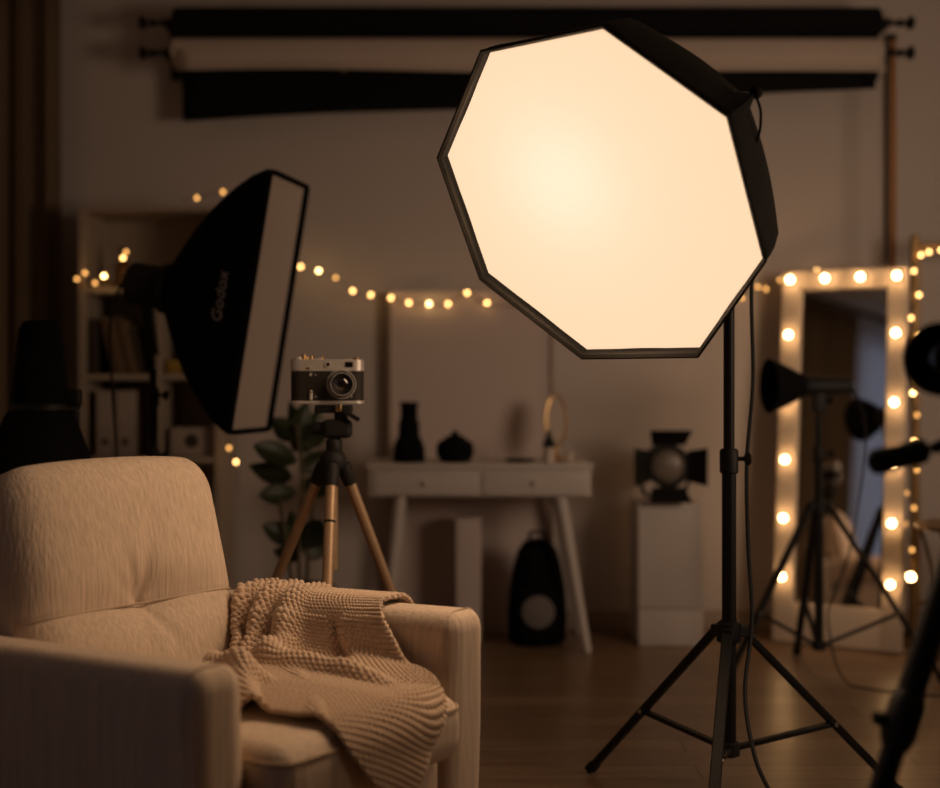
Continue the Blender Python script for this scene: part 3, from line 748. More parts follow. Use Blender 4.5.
for i, (m_, w_, h_, tl, lab) in enumerate(bk):
    t = thing('book', lab, 'book', (bx, 5.62, shz[1]), 0, 'books on the upper shelf')
    th = R(tl); rot = Matrix(((math.cos(th), 0, -math.sin(th)), (0, 1, 0), (math.sin(th), 0, math.cos(th))))
    if i == 1: bx += .245 * math.sin(th) + .004
    p0 = Vector((bx, 5.64, shz[1] + .001))
    c = p0 + rot @ Vector((w_ / 2, 0, h_ / 2))
    MB().box(c, (w_, .17, h_), rot).build('cover', m_, t, False, bevel=.003)
    MB().box(c + rot @ Vector((0, .004, .001)), (w_ - .007, .168, h_ + .0015), rot).build('pages', 'binder', t, False)
    bx += w_ / math.cos(th) + .002
# binders with finger holes
for i, (px, lab) in enumerate(((105, 'pale upright binder with a dark finger hole, nearer the bookshelf side panel'), (125, 'pale upright binder with a dark finger hole, nearer the softbox stand'))):
    x = (px - 470) * 5.54 / F
    t = thing('binder', lab, 'binder', (x, 5.66, shz[2]), 0, 'binders on the middle shelf')
    MB().box((x, 5.66, shz[2] + .141), (.076, .24, .28)).build('spine', 'binder', t, False, bevel=.004)
    MB().lathe([(.011, 0), (.014, .001), (.014, .003), (.009, .0035)], (x, 5.541, zat(442)), (0, -1, 0), 20).build('finger_hole', 'book_dark', t)
bxx = (191 - 470) * 5.56 / F
t = thing('storage_box', 'pale box with a dark round mark on the shelf right of the binders', 'box', (bxx, 5.66, shz[2]))
MB().rbox((bxx, 5.67, shz[2] + .062), (.185, .2, .122), .006, 2).build('box_body', 'binder', t)
MB().lathe([(.028, 0), (.03, .001), (.03, .003), (.024, .0035)], (bxx, 5.572, shz[2] + .066), (0, -1, 0), 24).build('round_mark', 'book_dark', t)
x = (168 - 470) * 5.6 / F
t = tag(MB().rbox((x + .022, 5.64, shz[1] + .031), (.05, .14, .06), .008, 3).build('card_box', 'yellow', loc=(x, 5.64, shz[1])), 'small mustard yellow box on the upper shelf beside the softbox stand', 'box')
x = (123 - 470) * 5.66 / F
t = thing('glass_bottle', 'brown glass bottle on the top shelf board, behind the fairy lights', 'bottle', (x, 5.66, shz[0]))
MB().lathe([(.028, .001), (.033, .005), (.034, .09), (.026, .115), (.014, .13), (.013, .16)], (x, 5.66, shz[0]), n=24).build('bottle_body', 'amber', t)
MB().lathe([(.015, .158), (.016, .162), (.016, .178), (.012, .181)], (x, 5.66, shz[0]), n=18).build('stopper', 'book_dark', t)
x = (106 - 470) * 5.64 / F
tag(MB().rbox((x, 5.64, shz[0] + .021), (.095, .14, .04), .006, 3).build('jewellery_box', 'book_tan', loc=(x, 5.64, shz[0])), 'small tan box lying on the shelf board under the fairy lights', 'box')

# ------------------------------------------------------------------ potted plant
pX, pY = (300 - 470) * 4.8 / F, 4.8
pp = thing('potted_rubber_plant', 'dark green broad-leaved plant in a dark pot behind the camera tripod', 'plant', (pX, pY, 0))
MB().lathe([(.09, 0), (.10, .01), (.125, .30), (.13, .36), (.122, .365), (.115, .35), (.114, .335)], (pX, pY, 0), n=32).build('pot', 'pot', pp)
MB().lathe([(.112, .33), (.08, .338), (.02, .342)], (pX, pY, 0), n=24).build('soil', 'soil', pp)
stems = [smooth_path([(pX, pY, .335), (pX - .005, pY, .55), (pX + .01, pY, .75), P(296, 425, pY)], 5), smooth_path([(pX + .02, pY + .02, .335), (pX + .03, pY + .02, .5), P(316, 470, pY + .03)], 5), smooth_path([(pX - .02, pY - .01, .335), (pX - .05, pY - .01, .5), P(280, 500, pY - .02)], 5)]
for s_ in stems: MB().tube(s_, .007, 8).build('stem', 'stem', pp)
def leaf(base, tip, wd, twist):
    base, tip = Vector(base), Vector(tip); d = tip - base; L = d.length; d.normalize()
    x = d.cross(Vector((0, 1, .25))).normalized(); x = Matrix.Rotation(twist, 3, d) @ x; nrm = x.cross(d)
    def fn(u, v):
        w_ = wd * math.sin(PI * min(1, v * .97 + .02)) ** .75 * (1 - .25 * v)
        a = (u - .5) * 2
        return base + d * (L * v) + x * (a * w_) + nrm * (.25 * w_ * abs(a) - L * .35 * (v - .5) ** 2 + .09 * L)
    o = MB().grid(fn, 8, 12).build('leaf', 'leaf', pp, angle=180)
    so = o.modifiers.new('solid', 'SOLIDIFY'); so.thickness = .002
for (b_, t_, w_, tw, dy) in (((296, 440), (272, 418), .048, .2, 0), ((298, 436), (306, 402), .045, .3, .05), ((300, 445), (327, 424), .05, -.3, 0), ((297, 462), (256, 444), .05, .3, -.06), ((300, 470), (332, 452), .045, -.4, .08),
    ((292, 478), (247, 466), .046, .5, .04), ((300, 486), (338, 482), .05, -.5, -.06), ((297, 492), (262, 494), .044, .3, -.08), ((302, 455), (318, 408), .046, .1, .1), ((296, 452), (285, 402), .042, -.2, .12),
    ((300, 540), (264, 524), .048, .5, -.04), ((302, 545), (324, 520), .055, -.4, -.05), ((300, 548), (288, 512), .045, .2, .06), ((301, 550), (330, 548), .045, -.6, .05), ((300, 556), (272, 552), .04, .4, .03)):
    leaf(P(*b_, pY), P(*t_, pY) + Vector((0, dy, 0)), w_, tw)

# ------------------------------------------------------------------ console table and what stands on and under it
TYF, TYB = 5.35, 5.78
tx0, tx1 = (366 - 470) * TYF / F, (594 - 470) * TYF / F
ttop = EYE - (464 - HZ) * TYF / F; tbot = EYE - (497 - HZ) * TYF / F
tb = thing('console_table', 'white console table with deep apron and splayed legs against the back wall', 'table', ((tx0 + tx1) / 2, 5.56, 0))
MB().rbox(((tx0 + tx1) / 2, (TYF + TYB) / 2, ttop - .011), (tx1 - tx0, TYB - TYF, .022), .005, 2).build('tabletop', 'white', tb)
MB().rbox(((tx0 + tx1) / 2, (TYF + TYB) / 2, (ttop - .022 + tbot) / 2), (tx1 - tx0 - .02, TYB - TYF - .02, ttop - .022 - tbot), .006, 2).build('apron', 'white', tb)
for i in (-.5, .5):
    xm = (tx0 + tx1) / 2 + i * (tx1 - tx0) * .48
    d_ = MB().rbox((xm, TYF + .008, (ttop - .022 + tbot) / 2), ((tx1 - tx0) * .455, .012, (ttop - tbot) * .72), .003, 2).build('drawer', 'white', tb)
    MB().sphere((xm, TYF - .006, (ttop - .022 + tbot) / 2), .011, 12).build('knob', 'white', d_)
for px_t, px_b in ((400, 383), (561, 588)):
    for yt, yb, s_ in ((TYF + .05, TYF + .02, 1), (TYB - .05, TYB - .03, 1)):
        MB().lathe([(.014, 0), (.024, 1)], (0, 0, 0)) 
        a = Vector(((px_t - 470) * TYF / F, yt, tbot + .005)); b = Vector(((px_b - 470) * TYF / F, yb, 0))
        MB().cyl(b, a, .017, .026, 14).build('leg', 'white', tb)
z0 = ttop + .0008
def on_table(px, Y): return (px - 470) * Y / F
x = on_table(409, 5.48)
t = thing('stepped_vase', 'tall stepped black vase on the white console table', 'vase', (x, 5.48, z0))
MB().lathe([(.060, 0), (.068, .006), (.066, .06), (.052, .10), (.045, .105), (.043, .17), (.036, .176), (.035, .225), (.040, .25), (.033, .252), (.03, .22)], (x, 5.48, z0), n=28).build('vase_body', 'black', t)
x = on_table(455, 5.5)
t = thing('lidded_pot', 'squat rounded black pot on the console table, right of the stepped vase', 'pot', (x, 5.5, z0))
MB().lathe([(.050, 0), (.064, .004), (.078, .030), (.080, .055), (.070, .085), (.046, .096)], (x, 5.5, z0), n=28).build('pot_body', 'black', t)
MB().lathe([(.048, .093), (.040, .105), (.02, .113), (.012, .116), (.016, .124), (.010, .131)], (x, 5.5, z0), n=24).build('lid', 'black', t)
x = on_table(520, 5.48)
tr = thing('trinket_tray', 'flat dark oval tray lying on the console table', 'tray', (x, 5.48, z0))
MB().lathe([(.045, 0), (.055, .002), (.062, .012), (.060, .013), (.052, .005), (.0, .004)], (x, 5.48, z0), n=32, sx=1.).build('dish', 'book_dark', tr)
x = on_table(556, 5.6)
ov = thing('oval_frame', 'small oval gold-rimmed frame with pale inside standing on the console table', 'frame', (x, 5.6, z0))
ell = lambda a, b, n=40, dy=0: [(x + a * math.cos(2 * PI * i / n), 5.6 + dy + .02 * math.sin(2 * PI * i / n), z0 + .17 + b * math.sin(2 * PI * i / n)) for i in range(n)]
MB().tube(ell(.043, .108), .0055, 8, True).build('gold_rim', 'brass', ov)
MB().rings([ell(.042, .107, 40, -.002), ell(.042, .107, 40, .002)]).build('pale_card', 'skin', ov, False)
MB().lathe([(.05, 0), (.052, .006), (.02, .014), (.008, .03), (.007, .072)], (x, 5.6, z0), n=24).build('foot', 'brass', ov)
x = on_table(549, 5.42)
bt_ = thing('dispenser_bottle', 'small pale bottle with a dark pointed cap in front of the oval gold frame', 'bottle', (x, 5.42, z0))
MB().lathe([(.020, 0), (.024, .004), (.024, .05), (.016, .066)], (x, 5.42, z0), n=20).build('bottle_body', 'skin', bt_)
MB().lathe([(.020, .064), (.028, .07), (.020, .095), (.009, .115), (.008, .13), (.004, .133)], (x, 5.42, z0), n=18).build('cap', 'plastic', bt_)
x = on_table(570, 5.5)
tag(MB().rbox((x - .002, 5.47, z0 + .021), (.035, .05, .042), .006, 3).build('soap_box', 'skin', loc=(x, 5.47, z0)), 'small pale box beside the foot of the oval gold frame', 'box')
# white board behind the table
wb = thing('foam_board', 'large pale foam board standing against the wall behind the console table', 'board', ((470.5 - 470) * 5.83 / F, 5.84, 0))
pb0, pb1 = (389 - 470) * 5.84 / F, (553 - 470) * 5.84 / F
MB().box(((pb0 + pb1) / 2, 5.845, .76), (pb1 - pb0, .016, 1.52)).build('board_panel', 'panel', wb, False)
for xx in (pb0 + .006, pb1 - .006): MB().box((xx, 5.84, .76), (.012, .03, 1.52)).build('edge_strip', 'shelf', wb, False)
# below the table
x0_, x1_ = (456 - 470) * 5.62 / F, (481 - 470) * 5.62 / F
t = thing('tall_carton', 'narrow upright white carton under the console table', 'carton', ((x0_ + x1_) / 2, 5.66, 0))
MB().rbox(((x0_ + x1_) / 2, 5.66, .262), (x1_ - x0_, .12, .522), .004, 2).build('carton_body', 'panel', t)
MB().rbox(((x0_ + x1_) / 2, 5.66, .5265), (x1_ - x0_ + .004, .124, .008), .002, 2).build('lid', 'white', t)
x = (538 - 470) * 5.5 / F
t = thing('backpack', 'black rounded backpack with a pale round patch under the console table', 'backpack', (x, 5.55, 0))
MB().rings([[Vector((x + a * math.cos(2 * PI * j / 28), 5.56 + b * math.sin(2 * PI * j / 28), z)) for j in range(28)] for a, b, z in ((.09, .08, .0), (.122, .105, .015), (.126, .11, .12), (.118, .105, .24), (.100, .09, .34), (.082, .075, .40), (.055, .05, .435), (.02, .02, .447))]).build('bag_body', 'black', t, angle=80)
MB().lathe([(.060, 0), (.068, .003), (.068, .008), (.060, .011)], (x - .002, 5.437, .155), (0, -1, .05), 26).build('round_patch', 'patch', t)
MB().rbox((x, 5.455, .14), (.18, .036, .22), .02, 4).build('front_pocket', 'black', t)
MB().tube(smooth_path([(x - .03, 5.56, .435), (x - .03, 5.56, .47), (x + .03, 5.56, .47), (x + .03, 5.56, .435)], 5), .007, 8).build('top_handle', 'black', t)

# ------------------------------------------------------------------ plinth with spotlight
px0, px1, PYF = (638 - 470) * 5.48 / F, (704 - 470) * 5.48 / F, 5.48
plx = (px0 + px1) / 2; pz = EYE - (503 - HZ) * PYF / F
pd = thing('display_plinth', 'white square plinth on the floor beside the tall stand, spotlight on top', 'plinth', (plx, 5.62, 0))
MB().rbox((plx, 5.62, pz / 2 + .08), (px1 - px0, .275, pz - .16), .006, 2).build('plinth_body', 'white', pd)
MB().rbox((plx, 5.62, .079), (px1 - px0 - .004, .271, .157), .006, 2).build('plinth_base', 'white', pd)
slx = (668 - 470) * 5.5 / F; slz = EYE - (466 - HZ) * 5.5 / F
sp = thing('fresnel_spotlight', 'black spotlight with four open barn doors sitting on the white plinth', 'spotlight', (slx, 5.58, pz))
MB().lathe([(.07, 0), (.088, .006), (.088, .15), (.075, .17), (.05, .176)], (slx, 5.50, slz), (0, 1, 0), 32).build('lamp_housing', 'plastic', sp)
MB().lathe([(.070, 0), (.066, .006), (.04, .012), (.005, .015)], (slx, 5.497, slz), (0, -1, 0), 32).build('fresnel_lens', 'fresnel', sp, angle=80)
MB().lathe([(.086, 0), (.093, .003), (.093, .014), (.072, .015), (.071, 0)], (slx, 5.502, slz), (0, -1, 0), 32).build('gel_ring', 'metal_black', sp)
for ang in (0, 90, 180, 270):
    rot = Matrix.Rotation(R(ang), 4, 'Y'); ww = .070 if ang in (0, 180) else .064
    oz = .100 if ang in (0, 180) else .09
    fr_ = Matrix.Translation((slx, 5.488, slz)) @ rot
    z1_ = .150 if ang in (0,) else (.146 if ang == 180 else .150)
    MB(fr_).add([(-ww, 0, oz - .012), (ww, 0, oz - .012), (ww * 1.25, -.075, z1_), (-ww * 1.25, -.075, z1_), (-ww, .003, oz - .012 + .003), (ww, .003, oz - .009), (ww * 1.25, -.072, z1_ + .003), (-ww * 1.25, -.072, z1_ + .003)],
        [(0, 1, 2, 3), (7, 6, 5, 4), (0, 4, 5, 1), (1, 5, 6, 2), (2, 6, 7, 3), (3, 7, 4, 0)]).build('barn_door', 'metal_black', sp, False)
yk = MB().tube(smooth_path([(slx - .098, 5.58, slz), (slx - .098, 5.60, slz - .09), (slx - .06, 5.61, pz + .018), (slx + .06, 5.61, pz + .018), (slx + .098, 5.60, slz - .09), (slx + .098, 5.58, slz)], 5), .008, 8).build('yoke', 'metal_black', sp)
MB().cyl((slx, 5.61, pz + .001), (slx, 5.61, pz + .03), .05).build('foot', 'metal_black', sp)

# ------------------------------------------------------------------ vanity mirror with bulbs
mb_ = Vector(((836 - 470) * 5.47 / F, 5.47, 0.004)); yaw = R(-29); lean = R(6)
nrm = Vector((math.sin(yaw), -math.cos(yaw), 0)); mxr = Vector((math.cos(yaw), math.sin(yaw), 0))
mup = (Vector((0, 0, 1)) * math.cos(lean) - nrm * math.sin(lean)); mn = mxr.cross(mup)     # faces the room
VM = Matrix.Translation(mb_) @ Matrix((mxr, mup, mn)).transposed().to_4x4()
MWd, MHt, FW = .535, 1.60, .085
vm = thing('vanity_mirror', 'tall white-framed mirror ringed with glowing bulbs, leaning against the back wall', 'mirror', mb_)
def frame_piece(name, cx, cy, w_, h_): return MB(VM).rbox((cx, cy, 0), (w_, h_, .04), .006, 2).build(name, 'mirror_frame', vm)
frame_piece('frame_side', -MWd / 2 + FW / 2, MHt / 2, FW, MHt); frame_piece('frame_side', MWd / 2 - FW / 2, MHt / 2, FW, MHt)
frame_piece('frame_top', 0, MHt - FW / 2, MWd - 2 * FW, FW); frame_piece('frame_bottom', 0, .085, MWd - 2 * FW, .17)
MB(VM).box((0, (.17 + MHt - FW) / 2, -.004), (MWd - 2 * FW, MHt - FW - .17, .008)).build('mirror_glass', 'mirror', vm, False)
MB(VM).box((0, MHt / 2, -.024), (MWd - .01, MHt - .01, .006)).build('back_board', 'shelf', vm, False)
hx = MWd / 2 - FW / 2; hy = MHt - FW / 2
bl = [(-hx, hy), (-hx / 3, hy), (hx / 3, hy), (hx, hy)]
for yy in (.245, .495, .745, .995, 1.285): bl += [(-hx, yy * 1.0 + .03), (hx, yy + .03)]
for x, y in bl:
    so_ = MB(VM).lathe([(.018, .019), (.02, .022), (.016, .034), (.013, .038)], (x, y, 0), (0, 0, 1), 16).build('bulb_socket', 'white', vm)
    MB(VM).sphere((x, y, .051), .0145, 16).build('bulb', 'bulb', so_)

# strobe with reflector on a stand in front of the mirror
kx, ky = (819 - 470) * 4.95 / F, 4.95
light_stand('light_stand', 'black light stand with braced legs in front of the bulb mirror', kx, ky, EYE - (412 - HZ) * ky / F - .008, EYE - (506 - HZ) * ky / F, .115, ((200, .40), (340, .44), (90, .34)), collars=(EYE - (455 - HZ) * ky / F,), rp=.017, brace_at=.62)
rf = thing('reflector_strobe', 'black strobe with flared reflector on the stand in front of the bulb mirror', 'studio light', (kx, ky, 1.0))
rz_ = EYE - (387 - HZ) * ky / F
ax = Vector((-1, -.12, .0)).normalized()
rc = Vector((kx, ky, rz_ + .004))
hd = MB().lathe([(.030, -.125), (.036, -.12), (.038, -.02), (.040, .06), (.034, .07)], rc, ax, 28).build('strobe_head', 'plastic', rf)
rfl = MB().lathe([(.042, .06), (.048, .075), (.066, .11), (.092, .165), (.100, .195), (.104, .197), (.101, .19), (.09, .165), (.04, .08)], rc, ax, 36, caps=False).build('reflector', 'black', rf)
MB().lathe([(.034, .069), (.030, .09), (.015, .10), (.004, .102)], rc, ax, 20).build('flash_dome', 'skin', rf)
MB().rbox((kx, ky, rz_ - .052), (.045, .05, .09), .008, 3).build('tilt_bracket', 'plastic', rf)
MB().cyl((kx, ky, rz_ - .05), (kx + .05, ky - .02, rz_ - .05), .012).build('knob', 'rubber', rf)
# its cord
crd = smooth_path([rc - ax * .135, (kx + .16, ky - .06, .9), P(852, 540, ky - .10), P(838, 585, ky - .11), P(828, 622, ky - .12), (kx + .06, ky - .2, .006), (kx + .3, ky - .35, .006), (2.3, 4.5, .006)], 8)
tag(MB().tube([(p.x, p.y, max(p.z, .006)) for p in crd], .0035, 8).build('power_cord', 'cord', loc=(kx, ky, 0)), 'thin dark cord running down from the reflector strobe in front of the mirror', 'cord')

# ------------------------------------------------------------------ gold clothes rail and side table at the right edge
gy = 5.62
gx0, gx1, gz = (915 - 470) * gy / F, 2.75, EYE + (HZ - 247) * gy / F
gr = thing('garment_rail', 'dark gold open rail frame wound with fairy lights beside the bulb mirror', 'rail', ((gx0 + gx1) / 2, gy, 0))
for x in (gx0, gx1):
    pst = MB().box((x, gy, gz / 2 + .02), (.034, .034, gz + .06)).build('post', 'gold', gr, False, bevel=.004)
    MB().box((x, gy, .016), (.05, .22, .03)).build('foot', 'gold', pst, False, bevel=.004)
MB().box(((gx0 + gx1) / 2, gy, gz), (gx1 - gx0 - .034, .03, .034)).build('top_rail', 'gold', gr, False, bevel=.004)
MB().box(((gx0 + gx1) / 2, gy, .16), (gx1 - gx0 - .034, .026, .026)).build('bottom_rail', 'gold', gr, False, bevel=.004)
sx_, sy_ = 1.985, 5.05; sz_ = EYE - (528 - HZ) * 5.0 / F
sd = thing('side_table', 'small round gold wire side table at the right edge of the room', 'table', (sx_, sy_, 0))
MB().lathe([(.245, -.010), (.25, -.006), (.25, .006), (.24, .009), (.2, .004)], (sx_, sy_, sz_), n=48).build('tabletop', 'gold', sd)
for k in range(6):
    a = R(30 + 60 * k)
    MB().tube(smooth_path([(sx_ + .235 * math.cos(a), sy_ + .235 * math.sin(a), sz_ - .01), (sx_ + .17 * math.cos(a + .3), sy_ + .17 * math.sin(a + .3), sz_ * .5), (sx_ + .215 * math.cos(a + .6), sy_ + .215 * math.sin(a + .6), .012)], 6), .008, 8).build('leg', 'gold', sd)
MB().tube([(sx_ + .215 * math.cos(2 * PI * i / 40), sy_ + .215 * math.sin(2 * PI * i / 40), .010) for i in range(40)], .008, 8, True).build('base_ring', 'gold', sd)

# ------------------------------------------------------------------ video tripod + camera, right foreground
vx, vy = .845, 2.12
vt_ = thing('video_tripod', 'black video tripod with pan handle in the right foreground, cut off by the edge', 'tripod', (vx, vy, 0))
apx = Vector((vx, vy, .93))
for foot, rr_ in ((Vector((.425, 1.86, .012)), .0215), (Vector((.97, 2.47, .012)), .018), (Vector((1.25, 1.98, .012)), .0215)):
    d = (foot - apx).normalized(); L = (foot - apx).length
    a = apx + Vector((d.x, d.y, 0)).normalized() * .04
    d = (foot - a).normalized(); L = (foot - a).length
    lg = MB().lathe([(rr_, 0), (rr_, L * .40)], a, d, 18).build('leg', 'metal_black', vt_)
    cl = MB().lathe([(rr_ * 1.05, L * .335), (rr_ * 1.32, L * .35), (rr_ * 1.32, L * .40), (rr_ * 1.0, L * .42)], a, d, 18).build('clamp', 'plastic', lg)
    kp = a + d * (L * .375)
    MB().cyl(kp + Vector((-.02, 0, .0)), kp + Vector((-.046, -.004, .002)), .011).build('clamp_knob', 'rubber', lg)
    MB().lathe([(rr_ * .86, L * .40), (rr_ * .86, L * .97)], a, d, 16).build('lower_leg', 'metal_black', lg)
    MB().lathe([(rr_ * .9, L * .96), (rr_ * 1.1, L * .975), (rr_ * .9, L)], a, d, 16).build('rubber_foot', 'rubber', lg)
MB().lathe([(.04, -.03), (.058, -.02), (.058, .02), (.04, .035), (.034, .07)], apx, n=28).build('crown', 'plastic', vt_)
MB().rbox((vx, vy, 1.025), (.08, .08, .07), .012, 3).build('fluid_head', 'plastic', vt_)
hb0, hb1 = P(872, 463, 2.0), P(942, 446, 2.06)
hd_ = MB().cyl(P(935, 448, 2.05), (vx - .02, vy - .01, 1.03), .010).build('pan_handle', 'metal_black', vt_)
MB().lathe([(.012, 0), (.0195, .007), (.0205, .03), (.0185, .06), (.020, .10), (.014, .108)], hb0, hb1 - hb0, 20).build('grip', 'rubber', hd_)
MB().rbox((vx, vy, 1.0665), (.11, .09, .012), .003, 2).build('camera_plate', 'plastic', vt_)
vc = thing('video_camera', 'black video camera with round lens hood on the right foreground tripod', 'camera', (vx + .03, vy, 1.0735))
MB().rbox((vx + .06, vy, 1.0735 + .07), (.19, .11, .138), .015, 4).build('camera_body', 'plastic', vc)
lc = P(943, 359, 2.03)
ax = Vector((-.45, -1, -.03)).normalized()
la = lc - ax * .10
MB().lathe([(.040, -.03), (.042, 0), (.044, .06), (.0565, .066), (.0575, .12), (.054, .121), (.046, .075), (.02, .07)], la, ax, 36).build('lens_hood', 'plastic', vc, angle=30)
MB().lathe([(.04, .068), (.03, .074), (.01, .077)], la, ax, 28).build('lens_glass', 'lens', vc, angle=80)

# ------------------------------------------------------------------ backdrop rolls on the back wall
RY = 5.68
rx0, rx1 = (172 - 470) * RY / F, (881 - 470) * RY / F
def rz_at(py, Y=RY): return EYE - (py - HZ) * Y / F
zA, zB = rz_at(23), rz_at(53)
for nm, lab, xb, sgn in (('roller_bracket', 'dark wall bracket with two knobs at the bookshelf end of the backdrop rolls', rx0 - .03, -1), ('roller_bracket', 'dark wall bracket with two knobs at the bulb mirror end of the backdrop rolls', rx1 + .03, 1)):
    t = thing(nm, lab, 'bracket', (xb, WY - .01, (zA + zB) / 2), 0, 'backdrop roll brackets')
    MB().box((xb, WY - .009, (zA + zB) / 2), (.05, .014, .27)).build('wall_plate', 'metal_black', t, False, bevel=.003)
    for z in (zA, zB):
        MB().box((xb, (RY - .02 + WY - .018) / 2, z), (.016, WY - .018 - RY + .03, .03)).build('arm', 'metal_black', t, False, bevel=.003)
        kn = MB().lathe([(.011, 0), (.011, .035), (.018, .04), (.02, .05), (.011, .055), (.010, .07), (.026, .078), (.03, .095), (.022, .104)], (xb + sgn * .008, RY, z), (sgn, 0, 0), 18).build('knob', 'metal_black', t)
def hang(x0, x1, zt_, z_l, z_r, y, curl=0., n=40):
    def fn(u, v):
        x = x0 + (x1 - x0) * u; zb = z_l + (z_r - z_l) * u + .006 * math.sin(u * 9)
        z = zt_ + (zb - zt_) * v
        return Vector((x, y - curl * max(0, v - .55) ** 2 * 4 + .006 * math.sin(u * 14 + v * 2) * v, z))
    return MB().grid(fn, n, 10)
t = thing('backdrop_roll', 'long black paper backdrop roll, upper of the two along the back wall', 'backdrop roll', ((rx0 + rx1) / 2, RY, zA), 0, 'backdrop rolls')
MB().cyl((rx0 + .01, RY, zA), (rx1 - .01, RY, zA), .066, n=32).build('paper_roll', 'paper_black', t)
MB().cyl((rx0 - .018, RY, zA), (rx1 + .018, RY, zA), .02, n=14).build('core_tube', 'metal_black', t)
sh = hang((182 - 470) * 5.76 / F, (876 - 470) * 5.76 / F, zA + .0, rz_at(121, 5.76), rz_at(89, 5.76), 5.768).build('hanging_sheet', 'paper_black', t, angle=180)
so = sh.modifiers.new('solid', 'SOLIDIFY'); so.thickness = .002
t = thing('backdrop_roll', 'long beige paper backdrop roll, lower of the two along the back wall', 'backdrop roll', ((rx0 + rx1) / 2, RY, zB), 0, 'backdrop rolls')
MB().cyl((rx0 + .005, RY, zB), (rx1 + .005, RY, zB), .064, n=32).build('paper_roll', 'paper_beige', t)
MB().cyl((rx0 - .018, RY, zB), (rx1 + .018, RY, zB), .02, n=14).build('core_tube', 'metal_black', t)
sh = hang(rx0 + .03, rx1 - .005, zB, rz_at(75), rz_at(77), RY - .064, .03).build('hanging_sheet', 'paper_beige', t, angle=180)
so = sh.modifiers.new('solid', 'SOLIDIFY'); so.thickness = .003
MB().cyl(P(344, 70, RY - .075), P(344, 70, RY - .085), .012, n=12).build('tape_tab', 'book_tan', sh)
chx = (886.5 - 470) * 5.62 / F
ch = MB()
rsr = []
zc_ = rz_at(36, 5.62); pts = []; rad = []
for i in range(131):
    pts.append((chx + .0015 * math.sin(i), 5.62, zc_ - i * .0075)); rad.append(.0035 if i % 2 else .0105)
tag(ch.tube(pts, rad, 8).build('bead_chain', 'metal_black', loc=(chx, 5.62, zc_)), 'dark bead chain hanging from the backdrop rolls above the bulb mirror', 'chain')
px_ = (893.5 - 470) * 5.83 / F
t = thing('wooden_pole', 'slim orange wooden pole standing upright against the wall behind the bulb mirror', 'pole', (px_, 5.83, 0))
MB().cyl((px_, 5.84, .0), (px_, 5.84, rz_at(40, 5.84)), .014, n=16).build('pole_shaft', 'wood', t)
MB().lathe([(.015, 0), (.018, .004), (.018, .02), (.014, .026)], (px_, 5.84, rz_at(40, 5.84) - .002), n=16).build('end_cap', 'metal_black', t)

# ------------------------------------------------------------------ fairy lights
def fairy(name, label, pts, bulbs, rb_=.0085):
    """pts: wire path (world); bulbs: (world point, brightness)"""
    t = thing(name, label, 'string lights', pts[0])
    MB().tube(smooth_path(pts, 4), .0016, 6).build('wire', 'wire', t)
    for p, br in bulbs:
        m = ('fairy_lo', 'fairy', 'fairy_hi')[br]
        b = MB().sphere(p, rb_, 10, (1, 1, 1.15)).build('fairy_bulb', m, t)
    return t
FY = 5.872
wl = [(301, 267, 1), (319, 271, 2), (336, 278, 0), (353, 291, 1), (371, 295, 1), (391, 298, 1), (409, 303, 1), (429, 304, 2), (448, 304, 1), (467, 293, 1), (487, 303, 1)]
FB = 5.81
fairy('fairy_lights', 'string of warm fairy lights across the back wall between bookshelf and glowing softbox', [P(288, 266, FY)] + [P(x, y, FB) for x, y, b in wl] + [P(510, 306, FB), P(560, 303, FB), P(600, 306, FB)], [(P(x, y, FB) + Vector((0, -.012, 0)), b) for x, y, b in wl])
w2 = [(742, 298, 0), (758, 287, 0), (766, 289, 0), (780, 280, 0), (817, 271, 1), (839, 278, 0)]
fairy('fairy_lights', 'short run of dim fairy lights ending at the top of the bulb mirror', [P(650, 306, 5.87), P(705, 304, 5.87)] + [P(x, y, 5.84) for x, y, b in w2] , [(P(x, y, 5.83), b) for x, y, b in w2])
w3 = [(77, 279, 0), (85, 273, 0), (104, 276, 2), (95, 283, 0), (123, 258, 1), (126, 252, 0)]
fairy('fairy_lights', 'fairy lights lying on the top board of the bookshelf left of the softbox strobe', [P(70, 278, 5.49)] + [P(x, y, 5.49) for x, y, b in w3] + [P(150, 262, 5.49)], [(P(x, y, 5.48), b) for x, y, b in w3])
w4 = [(197, 198, 0), (223, 192, 0)]
fairy('fairy_lights', 'pair of dim fairy lights along the bookshelf top above the rectangular softbox', [P(180, 201, 5.6)] + [P(x, y, 5.6) for x, y, b in w4] + [P(240, 200, 5.86)], [(P(x, y, 5.59), b) for x, y, b in w4])
w5 = [(229, 448, 0), (236, 462, 1)]
fairy('fairy_lights', 'pair of fairy lights hanging low between bookshelf and plant', [P(226, 400, 5.5), P(226, 425, 5.5)] + [P(x, y, 5.5) for x, y, b in w5] + [P(238, 490, 5.5)], [(P(x, y, 5.49), b) for x, y, b in w5])
w6 = [(941, 250, 1), (929, 252, 1), (921, 255, 1), (914, 271, 1), (919, 295, 1), (911, 318, 1), (919, 336, 1), (914, 365, 0), (913, 393, 2), (917, 415, 0), (914, 441, 1), (917, 470, 0), (906, 493, 0), (914, 508, 0), (905, 524, 0), (912, 550, 0)]
fairy('fairy_lights', 'warm fairy lights wound around the dark gold garment rail post', [P(960, 247, 5.585)] + [P(x, y, 5.588) for x, y, b in w6], [(P(x, y, 5.575), b) for x, y, b in w6])
gl = thing('globe_light', 'single glowing globe bulb low beside the bulb mirror frame', 'bulb', P(911, 600, 5.5))
MB().sphere(P(911, 577, 5.5), .016, 16).build('bulb', 'bulb', gl)
gp = P(911, 577, 5.5)
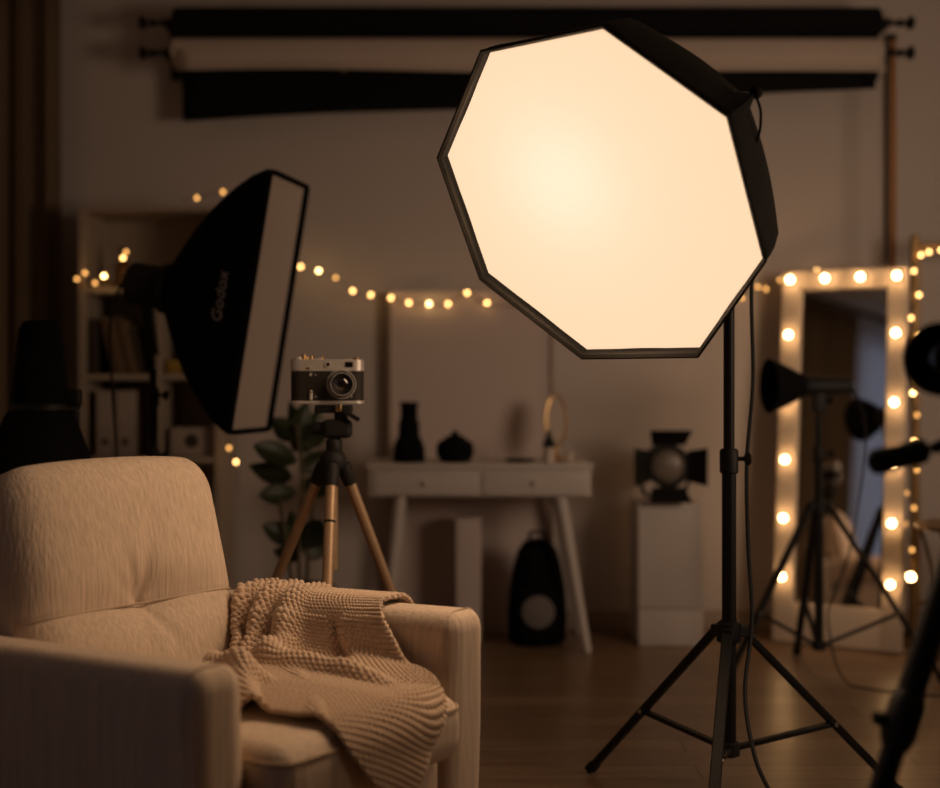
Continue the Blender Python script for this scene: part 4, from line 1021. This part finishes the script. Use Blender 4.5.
MB().cyl((gp.x, gp.y, .012), (gp.x, gp.y, gp.z - .014), .010, n=12).build('post', 'gold', gl)
MB().cyl((gp.x, gp.y, .0), (gp.x, gp.y, .014), .03, n=24).build('base', 'gold', gl)

# ------------------------------------------------------------------ lights
def add_light(name, kind, loc, energy, col, **k):
    l = bpy.data.lights.new(name, kind); l.energy = energy; l.color = col
    for a, v in k.items(): setattr(l, a, v)
    o = bpy.data.objects.new(name, l); COL.objects.link(o); o.location = loc; return o
al = add_light('softbox_output', 'AREA', OC - ON * .012, 11.3, (1., .645, .38), shape='DISK', size=.72)
al.rotation_euler = (-ON).to_track_quat('Z', 'Y').to_euler()
add_light('modelling_lamp', 'POINT', OC + (b1 * .09 + b2 * .06) - ON * .24, .8, (.85, .88, 1.), shadow_soft_size=.06)
# added fill: unseen softbox and stand at the right, brightening the back wall
LP, LT = Vector((2.55, 2.45, 1.55)), Vector((.05, 5.85, 1.15)); LD = (LT - LP).normalized()
lu = (Vector((0, 0, 1)) - LD * LD.z).normalized(); lr = LD.cross(lu)
bl_ = thing('added_fill_softbox', 'added square fill softbox, out of view at the right, brightening the back wall', 'softbox', LP)
sq = lambda s_, h_: [LP + LD * s_ + lr * a_ * h_ + lu * b_ * h_ for a_, b_ in ((-1, -1), (1, -1), (1, 1), (-1, 1))]
MB().rings([sq(.01, .52), sq(-.02, .52), sq(-.20, .38), sq(-.34, .10)], True, True).build('fabric_body', 'black', bl_, False)
MB().add(sq(.012, .50), [(0, 1, 2, 3)]).build('diffuser', 'fill_face', bl_)
MB().lathe([(.06, .34), (.065, .35), (.065, .56), (.055, .57)], LP, -LD, 24).build('strobe_head', 'plastic', bl_)
bp_ = LP - LD * .46
MB().rbox((bp_.x, bp_.y, bp_.z - .10), (.04, .04, .08), .006, 2).build('tilt_bracket', 'plastic', bl_)
light_stand('light_stand', 'added black light stand, out of view at the right, carrying the fill softbox', bp_.x, bp_.y, bp_.z - .142, .5, .16, ((90, .42), (210, .42), (330, .42)))
ar = add_light('added_fill_output', 'AREA', LP + LD * .02, 11.8, (1., .71, .49), shape='SQUARE', size=1.0, spread=R(125))  # output of the added fill, lifts the dark back wall
ar.rotation_euler = (-LD).to_track_quat('Z', 'Y').to_euler()

wd = bpy.data.worlds.new('dusk'); S.world = wd; wd.use_nodes = True
bg = wd.node_tree.nodes['Background']; bg.inputs[0].default_value = (.45, .55, .75, 1); bg.inputs[1].default_value = .6

# ------------------------------------------------------------------ camera
cd = bpy.data.cameras.new('camera'); co = bpy.data.objects.new('camera', cd); COL.objects.link(co)
co.location = (0, 0, EYE); co.rotation_euler = (PI / 2, 0, 0)
cd.lens = 50; cd.sensor_width = 36; cd.sensor_fit = 'HORIZONTAL'; cd.shift_y = -(394 - HZ) / 940
cd.dof.use_dof = True; cd.dof.focus_distance = 3.08; cd.dof.aperture_fstop = 1.27; cd.dof.aperture_blades = 0
S.camera = co
S.view_settings.view_transform = 'Standard'; S.view_settings.look = 'None'; S.view_settings.exposure = 0; S.view_settings.gamma = 1
S.view_settings.use_curve_mapping = False
S.cycles.use_denoising = True
S.cycles.max_bounces = 8; S.cycles.diffuse_bounces = 5; S.cycles.glossy_bounces = 4; S.cycles.sample_clamp_indirect = 6
